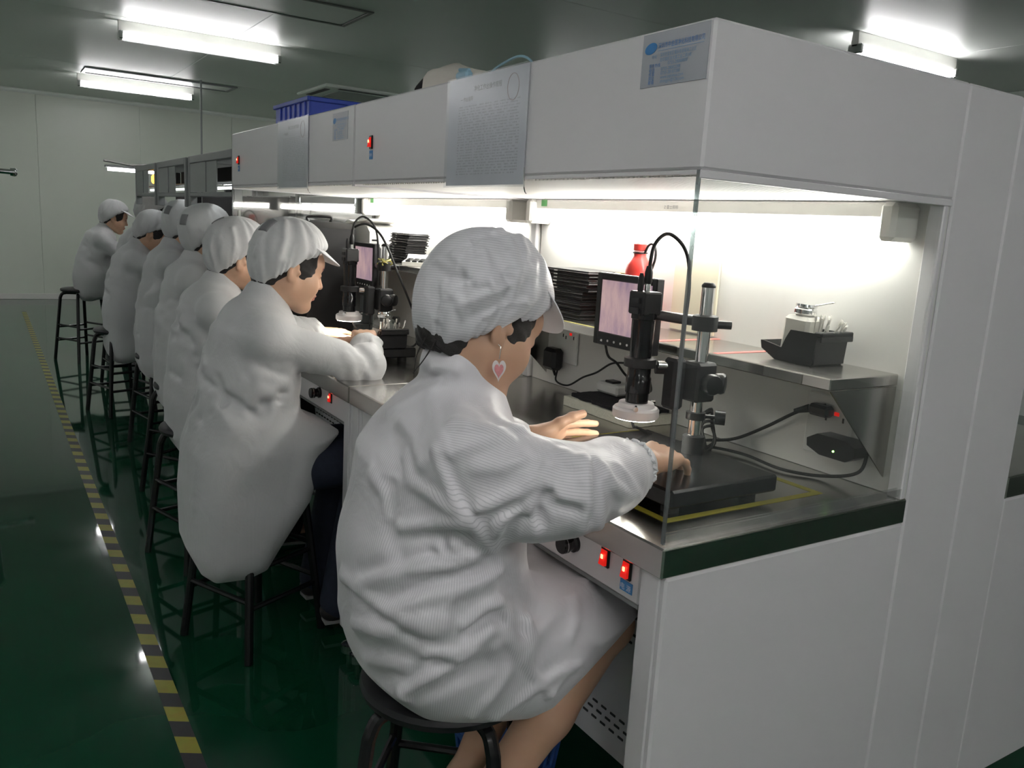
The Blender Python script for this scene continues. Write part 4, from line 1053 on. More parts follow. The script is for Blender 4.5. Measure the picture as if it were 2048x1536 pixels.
# ---- head in its own frame: x = face direction, y = left, z = up, origin between the ears
def head_solid(neck_end, sc=1.0):
    S = Solid()
    S.ell((-.012,0,.032),(.094,.074,.084),.01)
    S.ell((.030,0,-.030),(.060,.058,.078),.03)
    for s in (-1,1):
        S.cone((-.002,s*.052,-.048),(.058,s*.020,-.098),.022,.018,.03)
        S.ell((.052,s*.036,-.036),(.032,.026,.032),.03)
    S.ell((.066,0,-.100),(.020,.022,.016),.025)
    S.ell((.075,0,.030),(.018,.050,.030),.03)
    for s in (-1,1):
        S.ell((.098,s*.032,.000),(.022,.019,.013),.012,op='s')
        S.ell((.076,s*.031,.000),(.014,.016,.011),.006)
    S.cone((.086,0,.006),(.103,0,-.030),.007,.010,.010)
    for s in (-1,1): S.ell((.092,s*.011,-.034),(.009,.007,.007),.006)
    S.ell((.089,0,-.060),(.010,.022,.0055),.006); S.ell((.086,0,-.071),(.010,.019,.006),.006)
    for s in (-1,1):
        Re = rotz(-s*.45)@roty(.18)
        S.ell((-.010,s*.075,-.006),(.019,.0085,.032),.006,Re)
        S.ell((-.006,s*.085,.000),(.011,.0085,.020),.003,Re,op='s')
        S.ell((-.002,s*.073,-.031),(.009,.007,.010),.006)
        S.ell((.008,s*.074,-.008),(.006,.006,.008),.005)
    S.cone((-.022,0,-.045),neck_end,.050,.058,.035)
    return S
def hair_zc(x): return np.interp(x,[-.13,-.04,-.028,-.012,.006,.016,.036,.055,.075,.11],[-.084,-.078,-.054,-.012,-.012,-.040,-.034,-.012,.012,.018])
def hair_solid(low=0.0, bang=0.0):
    S = Solid()
    S.ell((-.014,0,.030),(.101,.0805,.090),.01); S.ell((-.045,0,-.040),(.056,.052,.060),.03)
    for s in (-1,1): S.ell((.026,s*.046,.006),(.036,.024,.055),.01)
    S.cut(lambda P: hair_zc(P[...,0])-low-P[...,2]+.003*np.sin(P[...,1]*420)-np.where(P[...,0]>.03,bang,0),(-1,-1,-1),(1,1,1),.004)
    for s in (-1,1): S.ell((-.006,s*.086,-.008),(.022,.020,.034),.003,op='s')
    S.warp(lambda P: .0012*np.sin(P[...,1]*330+9*np.sin(P[...,2]*40)))
    return S
def cap_solid(seed=0, puff=1.0, folds=None, cut=-.030):
    r = random.Random(seed)
    S = Solid()
    S.ell((-.006,0,.060),(.107*puff,.096*puff,.088*puff),.01)
    S.ell((-.046,0,.008),(.072*puff,.085*puff,.092*puff),.05)
    n = unit((.95,0,-1.0))
    def cutf(P):
        return (P-V3(-.02,0,cut))@n-.007*np.cos(np.arctan2(P[...,1],P[...,0])*2)
    S.cut(cutf,(-1,-1,-1),(1,1,1),.016)
    def gather(P):
        a = np.arctan2(P[...,1],P[...,0]+.02); e = np.clip(-cutf(P),0,1)
        g = np.exp(-e/.026)*.0030*np.sin(a*26+3*np.sin(a*7))
        w = .0022*np.sin(a*9+40*P[...,2]+2*np.sin(5*a))*np.exp(-((e-.07)/.05)**2)
        return g+w
    S.warp(gather)
    for k in range(9):
        a0 = r.uniform(-PI,PI); a1 = a0+r.uniform(-.7,.7); z0, z1 = r.uniform(.10,.15), r.uniform(-.02,.06)
        pts = []
        for t in np.linspace(0,1,5):
            a = a0+(a1-a0)*t+.1*math.sin(4*t); z = z0+(z1-z0)*t
            rr = math.sqrt(max(.02,1-((z-.05)/.10)**2))
            pts.append((-.025+.118*rr*math.cos(a),.098*rr*math.sin(a),z))
        S.fold(pts,r.choice((.007,.006,-.006)),r.uniform(.006,.011))
    for f in (folds or []): S.fold(*f)
    return S
def brim_geo():
    """thin curved visor in the head frame"""
    top, bot = [], []
    nu, nv = 29, 7
    for j in range(nv):
        t = j/(nv-1); r1, r2 = [], []
        for i in range(nu):
            a = -1.25+2.5*i/(nu-1); c = math.cos(a/1.25*PI/2)
            ext = .050*max(c,0)**.6*t
            x = -.010+(.104+ext)*math.cos(a); y = (.090+ext*.5)*math.sin(a)
            z = .074-.42*(x-.09)-.006*t-2.6*y*y*(1-.25*t)
            r1.append((x,y,z+.0012)); r2.append((x,y,z-.0012))
        top.append(r1); bot.append(r2)
    g = G(); n = nu
    v = [p for r in top for p in r]+[p for r in bot for p in r]; o = nu*nv; f = []
    for j in range(nv-1):
        for i in range(nu-1):
            a = j*n+i; f.append((a,a+1,a+n+1,a+n)); f.append((o+a,o+a+n,o+a+n+1,o+a+1))
    ring = [i for i in range(nu)]+[j*n+nu-1 for j in range(1,nv)]+[(nv-1)*n+i for i in range(nu-2,-1,-1)]+[j*n for j in range(nv-2,0,-1)]
    for k in range(len(ring)):
        a, b = ring[k], ring[(k+1)%len(ring)]; f.append((a,o+a,o+b,b))
    return g.add(v,f)
def hand_solid(w, f, n, left, fore, curl=(.35,.35,.25), spread=.10, thumb=(.75,.55,.10), r=1.0):
    """w wrist, f finger direction, n back-of-hand normal; fore = point further up the forearm"""
    w = np.array(w,float); f = unit(f); n = unit(np.asarray(n,float)-f*np.dot(f,n)); s = np.cross(f,n) if left else np.cross(n,f)
    S = Solid()
    S.cone(fore,w,.034*r,.0255*r,.0,flat=(n,.86))
    offs = (.029,.0095,-.0095,-.0275); kl = (.088,.092,.087,.078)
    for o,L in zip(offs,kl):
        S.cone(w+s*o*.55+f*.004,w+s*o+f*L-n*.002,.0150*r,.0108*r,.010)
    S.ell(w+f*.05-n*.007,(.040,.034,.013),.012,np.stack([f,s,n],1))
    S.ell(w+f*.032+s*.022-n*.012,(.028,.015,.014),.012,np.stack([f,s,n],1))
    lens = ((.040,.024,.021),(.044,.028,.022),(.041,.026,.022),(.032,.020,.019))
    for i,(o,L,ls) in enumerate(zip(offs,kl,lens)):
        d = unit(f+s*spread*(1.5-i)/1.5); p = w+s*o+f*L-n*.002; rr = (.0092,.0094,.0090,.0080)[i]*r
        ang = 0
        for j in range(3):
            ang += curl[j]*(1+.12*i); q = p+(d*math.cos(ang)-n*math.sin(ang))*ls[j]
            S.cone(p,q,rr,rr*.91,.0035); p = q; rr *= .91
    p = w+f*.026+s*.022-n*.010; d = unit(f*thumb[1]+s*thumb[0]-n*thumb[2]); rr = .0128*r
    for j,L in enumerate((.040,.031,.026)):
        d = unit(d+f*.18*j-n*.06*j); q = p+d*L; S.cone(p,q,rr,rr*.88,.006); p = q; rr *= .88
    return S

def coat_solid(hip, neck, head, Rh, arms, torso, skirt, coat_extra, sleeve, collar, ytw=1.28, send=.82):
    A = Solid()
    for (a,ra),(b,rb) in zip(torso[:-1],torso[1:]): A.cone(a,b,ra,rb,.05,flat=((0,1,0),ytw))
    if skirt: A.extr(*skirt)
    At = Solid(); At.p = list(A.p); Ar = Solid()
    r0,r1,r2,r3 = sleeve
    for k,(sh,el,wr,*_) in arms.items():
        sh, el, wr = map(lambda q: np.array(q,float),(sh,el,wr))
        for S in (A,Ar):
            S.cone(np.array(torso[-1][0])+V3(0,0,-.02),sh,.068,r0,.04); S.cone(sh,el,r0,r1,.03)
            m = el+(wr-el)*.55*send/.82; e = el+(wr-el)*send
            S.cone(el,m,r1,r2,.025); S.cone(m,e,r2,r3,.012)
    if coat_extra: coat_extra(A,Ar)
    if collar:
        nd = unit(head+Rh@V3(-.03,0,-.05)-neck)
        A.cone(neck+V3(0,0,-.06),neck+nd*collar,.080,.064,.018)
    return A, Ar, At
# ------------------------------------------------------------------ people
def np_mesh(name, v, F, m, parent=None, attr=None, off=None):
    me = bpy.data.meshes.new(name)
    v = np.asarray(v,float)-(off if off is not None else 0)
    me.vertices.add(len(v)); me.vertices.foreach_set('co', v.astype(np.float32).ravel())
    k = F.shape[1]; n = len(F)
    me.loops.add(n*k); me.loops.foreach_set('vertex_index', F.astype(np.int32).ravel())
    me.polygons.add(n); me.polygons.foreach_set('loop_start', np.arange(0,n*k,k,dtype=np.int32)); me.polygons.foreach_set('loop_total', np.full(n,k,np.int32))
    me.update(calc_edges=True); me.validate()
    me.polygons.foreach_set('use_smooth', np.ones(len(me.polygons),bool))
    if attr is not None:
        for nm,a in attr.items():
            at = me.attributes.new(nm,'FLOAT','POINT'); at.data.foreach_set('value', np.asarray(a,np.float32))
    me.materials.append(M(m)); o = bpy.data.objects.new(name, me); COL.objects.link(o)
    if parent is not None: o.parent = parent
    return o
def skin_mat():
    m, nt, b = nt_new('skin_face'); N, L = nt.nodes, nt.links
    at = N.new('ShaderNodeAttribute'); at.attribute_name = 'tint'
    tc = N.new('ShaderNodeTexCoord'); nz = N.new('ShaderNodeTexNoise'); nz.inputs['Scale'].default_value = 30; L.new(tc.outputs['Object'], nz.inputs['Vector'])
    a = N.new('ShaderNodeMix'); a.data_type = 'RGBA'; a.inputs['A'].default_value = (0.58,0.345,0.225,1); a.inputs['B'].default_value = (0.66,0.41,0.28,1); L.new(nz.outputs['Fac'], a.inputs['Factor'])
    cr = N.new('ShaderNodeMapRange'); cr.inputs['From Max'].default_value = 1.0; L.new(at.outputs['Fac'], cr.inputs[0])
    x = N.new('ShaderNodeMix'); x.data_type = 'RGBA'; x.inputs['B'].default_value = (0.50,0.16,0.14,1); L.new(cr.outputs[0], x.inputs['Factor']); L.new(a.outputs['Result'], x.inputs['A'])
    c2 = N.new('ShaderNodeMapRange'); c2.inputs['From Min'].default_value = 1.0; c2.inputs['From Max'].default_value = 2.0; L.new(at.outputs['Fac'], c2.inputs[0])
    y = N.new('ShaderNodeMix'); y.data_type = 'RGBA'; y.inputs['B'].default_value = (0.015,0.010,0.009,1); L.new(c2.outputs[0], y.inputs['Factor']); L.new(x.outputs['Result'], y.inputs['A'])
    L.new(y.outputs['Result'], b.inputs['Base Color'])
    b.inputs['Roughness'].default_value = 0.46; b.inputs['Subsurface Weight'].default_value = 0.12; b.inputs['Subsurface Radius'].default_value = (0.012,0.005,0.003); b.inputs['Subsurface Scale'].default_value = 1.0
    MATS['skin_face'] = m
skin_mat()
def frame(yaw, pitch, roll=0.0):
    """columns: face direction, left, up; pitch > 0 looks down"""
    return rotz(yaw)@roty(pitch)@rotx(roll)
def face_tint(p):
    x, y, z = p[:,0], np.abs(p[:,1]), p[:,2]; t = np.zeros(len(p))
    t[(x>.082)&(y<.020)&(z<-.055)&(z>-.078)] = 0.7
    t[(x>.070)&(np.abs(y-.031)<.013)&(np.abs(z+.001)<.0035)] = 2
    t[(x>.065)&(np.abs(y-.032)<.017)&(np.abs(z-.0205-.06*(.03-np.abs(y-.03)))<.003)] = 1.8
    return t

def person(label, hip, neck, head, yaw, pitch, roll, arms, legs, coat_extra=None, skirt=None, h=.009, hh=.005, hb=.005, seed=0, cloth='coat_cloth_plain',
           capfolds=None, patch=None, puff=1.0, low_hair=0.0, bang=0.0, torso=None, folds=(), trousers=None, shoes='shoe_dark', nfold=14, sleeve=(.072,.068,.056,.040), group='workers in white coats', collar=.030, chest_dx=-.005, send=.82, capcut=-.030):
    """arms: {'R':(shoulder,elbow,wrist,fdir,normal,curl), 'L':...}; legs: [(hipjoint,knee,ankle,toe)]"""
    r = random.Random(seed)
    hip, neck, head = map(lambda q: np.array(q,float), (hip,neck,head))
    off = V3(hip[0],hip[1],FZ)
    Rh = frame(yaw,pitch,roll); to_h = lambda p: (np.asarray(p,float)-head)@Rh
    V, F, T = [], [], []; n0 = 0
    def put(vf, t=None):
        nonlocal n0
        v, f = vf; V.append(v); F.append(f+n0); T.append(np.zeros(len(v)) if t is None else t); n0 += len(v)
    # --- body: head, torso, arms with hands, legs as one mesh
    hs = head_solid(to_h(neck+V3(-.005,0,-.01))); v, f = hs.mesh(hh,1)
    put((v@Rh.T+head,f), face_tint(v))
    B = Solid(); mid = hip*.45+neck*.55+V3(chest_dx,0,0)
    B.cone(hip,mid,.105,.100,.03,flat=((0,1,0),1.35)); B.cone(mid,neck+V3(0,0,-.05),.10,.06,.04,flat=((0,1,0),1.3))
    B.cone(neck+V3(0,0,-.07),neck+V3(.005,0,.0),.055,.050,.03)
    for k,(sh,el,wr,*_) in arms.items():
        B.cone(neck+V3(0,0,-.07),sh,.05,.045,.04); B.cone(sh,el,.042,.036,.02); B.cone(el,np.array(el)*.35+np.array(wr)*.65,.036,.030,.01)
    for hj,kn,an,toe in legs:
        B.cone(hip*.5+np.array(hj)*.5,hj,.09,.075,.05); B.cone(hj,kn,.070,.044,.03); B.cone(kn,np.array(kn)*.62+np.array(an)*.38,.042,.045,.02); B.cone(np.array(kn)*.62+np.array(an)*.38,an,.045,.029,.02)
        B.cone(an,np.array(toe)*.8+np.array(an)*.2+V3(0,0,-.02),.033,.026,.02)
    put(B.mesh(max(.0055,h*.8),1))
    for k,(sh,el,wr,fd,nn,curl,*rest) in arms.items():
        sp = rest[0] if rest else .10; th = rest[1] if len(rest)>1 else (.75,.55,.10)
        put(hand_solid(wr,fd,nn,k=='L',np.array(wr)*.45+np.array(el)*.55,curl,sp,th).mesh(.0022 if hh<.004 else .0032,1))
    body = np_mesh('person', np.vstack(V)-off, np.vstack(F), 'skin_face', attr={'tint':np.concatenate(T)})
    body.location = off; tag(body,label,'person',group)
    # --- coat
    ytw = 1.28
    if torso is None:
        wst = hip*.55+neck*.45+V3(chest_dx-.012,0,0)
        chs = hip*.22+neck*.78+V3(chest_dx-.012,0,0)
        torso = [(hip,.140),(wst,.130),(chs,.114),(neck+V3(-.012,0,-.065),.076)]
    A, Ar, At = coat_solid(hip,neck,head,Rh,arms,torso,skirt,coat_extra,sleeve,collar,ytw,send)
    r0,r1,r2,r3 = sleeve
    # soft folds
    for fo in folds: A.fold(*fo)
    for k,(sh,el,wr,*_) in arms.items():
        sh, el, wr = map(lambda q: np.array(q,float),(sh,el,wr))
        for j in range(nfold//2):
            c0 = el+(sh-el)*r.uniform(-.05,.5) if j%2 else el+(wr-el)*r.uniform(-.05,.7)
            ax = unit(wr-el) if j%2==0 else unit(el-sh); u_ = unit(np.cross(ax,(r.uniform(-1,1),r.uniform(-1,1),r.uniform(-1,1)))); w_ = np.cross(ax,u_); rr = r1*(.98 if j%2 else .92)
            pts = [c0+rr*(u_*math.cos(q)+w_*math.sin(q))+ax*r.uniform(.02,.05)*(q-1) for q in np.linspace(0,2.2,6)]
            A.fold(pts,r.choice((.012,.010,-.011)),r.uniform(.009,.015))
    for j in range(nfold):
        z0 = r.uniform(.05,.95); a0 = r.uniform(1.2,5.1); pts = []
        da, dz = r.uniform(-1.3,1.3), r.uniform(-.35,.1)
        for q in np.linspace(0,1,6):
            u = np.clip(z0+dz*q,0,1); c = hip+(torso[-1][0]-hip)*u+V3(chest_dx-.010 if .1<u<.9 else 0,0,0); a = a0+da*q+.2*math.sin(3*q)
            rr = .138-.03*max(0,u-.6); pts.append(c+V3(rr*math.cos(a),rr*ytw*math.sin(a),0))
        A.fold(pts,r.choice((.014,.010,-.013)),r.uniform(.008,.017))
    v, f = A.mesh(h,0 if h<.005 else 1)
    ax0 = np.array(torso[0][0]); ax1 = np.array(torso[-1][0]); t = np.clip((v[:,2]-ax0[2])/(ax1[2]-ax0[2]),-.5,1.2); c = ax0+(ax1-ax0)*t[:,None]
    stripe = .165*np.arctan2((v[:,1]-c[:,1])/ytw,-(v[:,0]-c[:,0]))+.15*(v[:,1]-c[:,1])
    da = Ar.eval(v); dt = At.eval(v); armm = da<dt-.004
    for k,(sh,el,wr,*_) in arms.items():
        sh, el, wr = map(lambda q: np.array(q,float),(sh,el,wr))
        near = armm&(np.sign(v[:,1]-hip[1])==np.sign(sh[1]-hip[1]))
        d1 = unit(el-sh); d2 = unit(wr-el); q = v-el; w_ = 1/(1+np.exp(-((q@unit(d1+d2))/.03))); d = d1*(1-w_)[:,None]+d2*w_[:,None]
        side = np.cross(d,(0,0,1.0)); side /= np.linalg.norm(side,axis=1)[:,None]+1e-9; up = np.cross(side,d)
        ang = np.arctan2((q*up).sum(1),(q*side).sum(1)); stripe[near] = (.075*ang)[near]
    lap = (~armm)&(v[:,0]>c[:,0]+.09); stripe[lap] = .0023
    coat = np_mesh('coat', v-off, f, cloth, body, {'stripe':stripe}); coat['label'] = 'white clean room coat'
    # --- hair, cap, brim
    v, f = hair_solid(low_hair,bang).mesh(max(.0035,hh),1); o = np_mesh('hair', v@Rh.T+head-off, f, 'hair', body)
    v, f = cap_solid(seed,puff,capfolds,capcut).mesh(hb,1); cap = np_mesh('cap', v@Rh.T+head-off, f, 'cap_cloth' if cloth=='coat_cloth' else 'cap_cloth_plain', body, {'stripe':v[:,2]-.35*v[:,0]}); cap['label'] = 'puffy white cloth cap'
    g = brim_geo(); o = obj('brim', g, 'cap_plain', cap, local=True, auto=60); 
    vv = np.zeros(len(o.data.vertices)*3); o.data.vertices.foreach_get('co',vv); vv = vv.reshape(-1,3)@Rh.T+head-off; o.data.vertices.foreach_set('co',vv.ravel()); o.data.update()
    if patch:
        cs = cap_solid(seed,puff,capfolds,capcut); dirs = patch  # centre direction in head frame
        d0 = unit(dirs); e1 = unit(np.cross((0,0,1.0),d0)); e2 = np.cross(d0,e1); gv = []; cc = V3(-.03,0,.045); m_ = 7
        for i in range(m_):
            for j in range(m_):
                d = unit(d0+e1*(.22*(i/(m_-1)-.5)*2)+e2*(.26*(j/(m_-1)-.5)*2))
                lo_, hi_ = .03,.2
                for _ in range(22):
                    mm = (lo_+hi_)/2
                    if cs.eval((cc+d*mm)[None])[0]<0: lo_ = mm
                    else: hi_ = mm
                gv.append(cc+d*(hi_+.0016))
        fq = [(i*m_+j,(i+1)*m_+j,(i+1)*m_+j+1,i*m_+j+1) for i in range(m_-1) for j in range(m_-1)]
        o = np_mesh('cap_patch', np.array(gv)@Rh.T+head-off, np.array(fq), 'mesh_patch', cap); md = o.modifiers.new('thick','SOLIDIFY'); md.thickness = .0012
        o['label'] = 'grey mesh patch on the back of the cap'
    # --- trousers and shoes
    if trousers:
        S = Solid()
        for hj,kn,an,toe in legs:
            S.cone(hj,kn,.092,.070,.03); S.cone(kn,an,.068,.058,.03)
        v, f = S.mesh(.008,1); np_mesh('trousers', v-off, f, trousers, body)
    if shoes:
        for hj,kn,an,toe in legs:
            S = Solid(); an_, to_ = np.array(an,float), np.array(toe,float); d = unit(to_-an_)
            S.cone(an_+V3(0,0,-.035)-d*.02,to_+V3(0,0,-.005),.034,.030,.02,flat=((0,0,1),.8)); S.cone(an_+V3(0,0,-.035)-d*.02,an_+V3(0,0,.0),.034,.036,.02)
            v, f = S.mesh(.005,1); so = np_mesh('shoe', v-off, f, shoes, body)
            zz = min(an_[2]-.035,to_[2]-.005)-.024
            g = G(); nrm = unit(np.cross(d,(0,0,1.0))); cc_ = [(an_-d*.05,.026),(an_+d*.03,.028),(to_-d*.02,.034),(to_+d*.026,.018)]
            P1_ = [c+nrm*w_ for c,w_ in cc_]+[c-nrm*w_ for c,w_ in cc_[::-1]]
            g.ring([np.array([(p[0],p[1],an_[2]-.066+(to_[2]-an_[2]+.03)*min(1,max(0,((p-an_)@d)/.13))) for p in P1_]),np.array([(p[0],p[1],an_[2]-.055+(to_[2]-an_[2]+.03)*min(1,max(0,((p-an_)@d)/.13))) for p in P1_])])
            obj('shoe_sole', g, 'shoe_sole', so)
    return body
mat('cap_plain',(0.74,0.74,0.755),0.5,var=0.03)

# --- the worker in front
H1 = V3(.675,1.150,1.066)
P1_HEAD = (.04,.46,-.06)
P1_SPINE = (V3(.615,1.17,.55),V3(.650,1.155,.955),H1)
P1_TORSO = [(V3(.622,1.17,.56),.136),(V3(.610,1.17,.69),.136),(V3(.622,1.165,.83),.124),(V3(.632,1.157,.905),.074)]
P1_SLEEVE = (.064,.066,.058,.042); P1_SEND = .80
P1_ARMS = {'R':(V3(.598,1.03,.878),V3(.718,.950,.836),V3(.922,1.000,.846),(.88,.42,-.02),(-.10,-.25,.95),(.24,.34,.25),.18,(.6,.7,.25)),
   'L':(V3(.70,1.295,.880),V3(.78,1.37,.79),V3(.888,1.310,.808),(.96,.22,-.06),(-.15,.80,.35),(.10,.12,.10),.10,(.52,.85,.02))}
P1_LEGS = [(V3(.66,1.09,.50),V3(.935,1.075,.515),V3(.640,1.12,.10),V3(.56,1.12,.065)),(V3(.66,1.25,.50),V3(.945,1.27,.505),V3(.735,1.235,.16),V3(.62,1.21,.13))]
def coat1(A,Ar):
    for S in (A,Ar):
        S.cone((.600,1.005,.815),(.668,.965,.805),.056,.046,.03)      # slack of the sleeve under the arm
        S.cone((.775,.960,.822),(.855,.985,.822),.050,.042,.02)
    A.cone((.76,1.17,.685),(1.02,1.16,.650),.045,.035,.05,op='s')
    A.cone((.78,1.30,.60),(.97,1.28,.52),.075,.06,.03)
skirt1 = ([(.505,.66),(.492,.56),(.510,.490),(.560,.440),(.64,.405),(.74,.385),(.79,.392),(.86,.44),(.925,.49),(.985,.540),(.965,.585),(.86,.615),(.74,.64),(.62,.72)],1.17,.180,.10,.05)
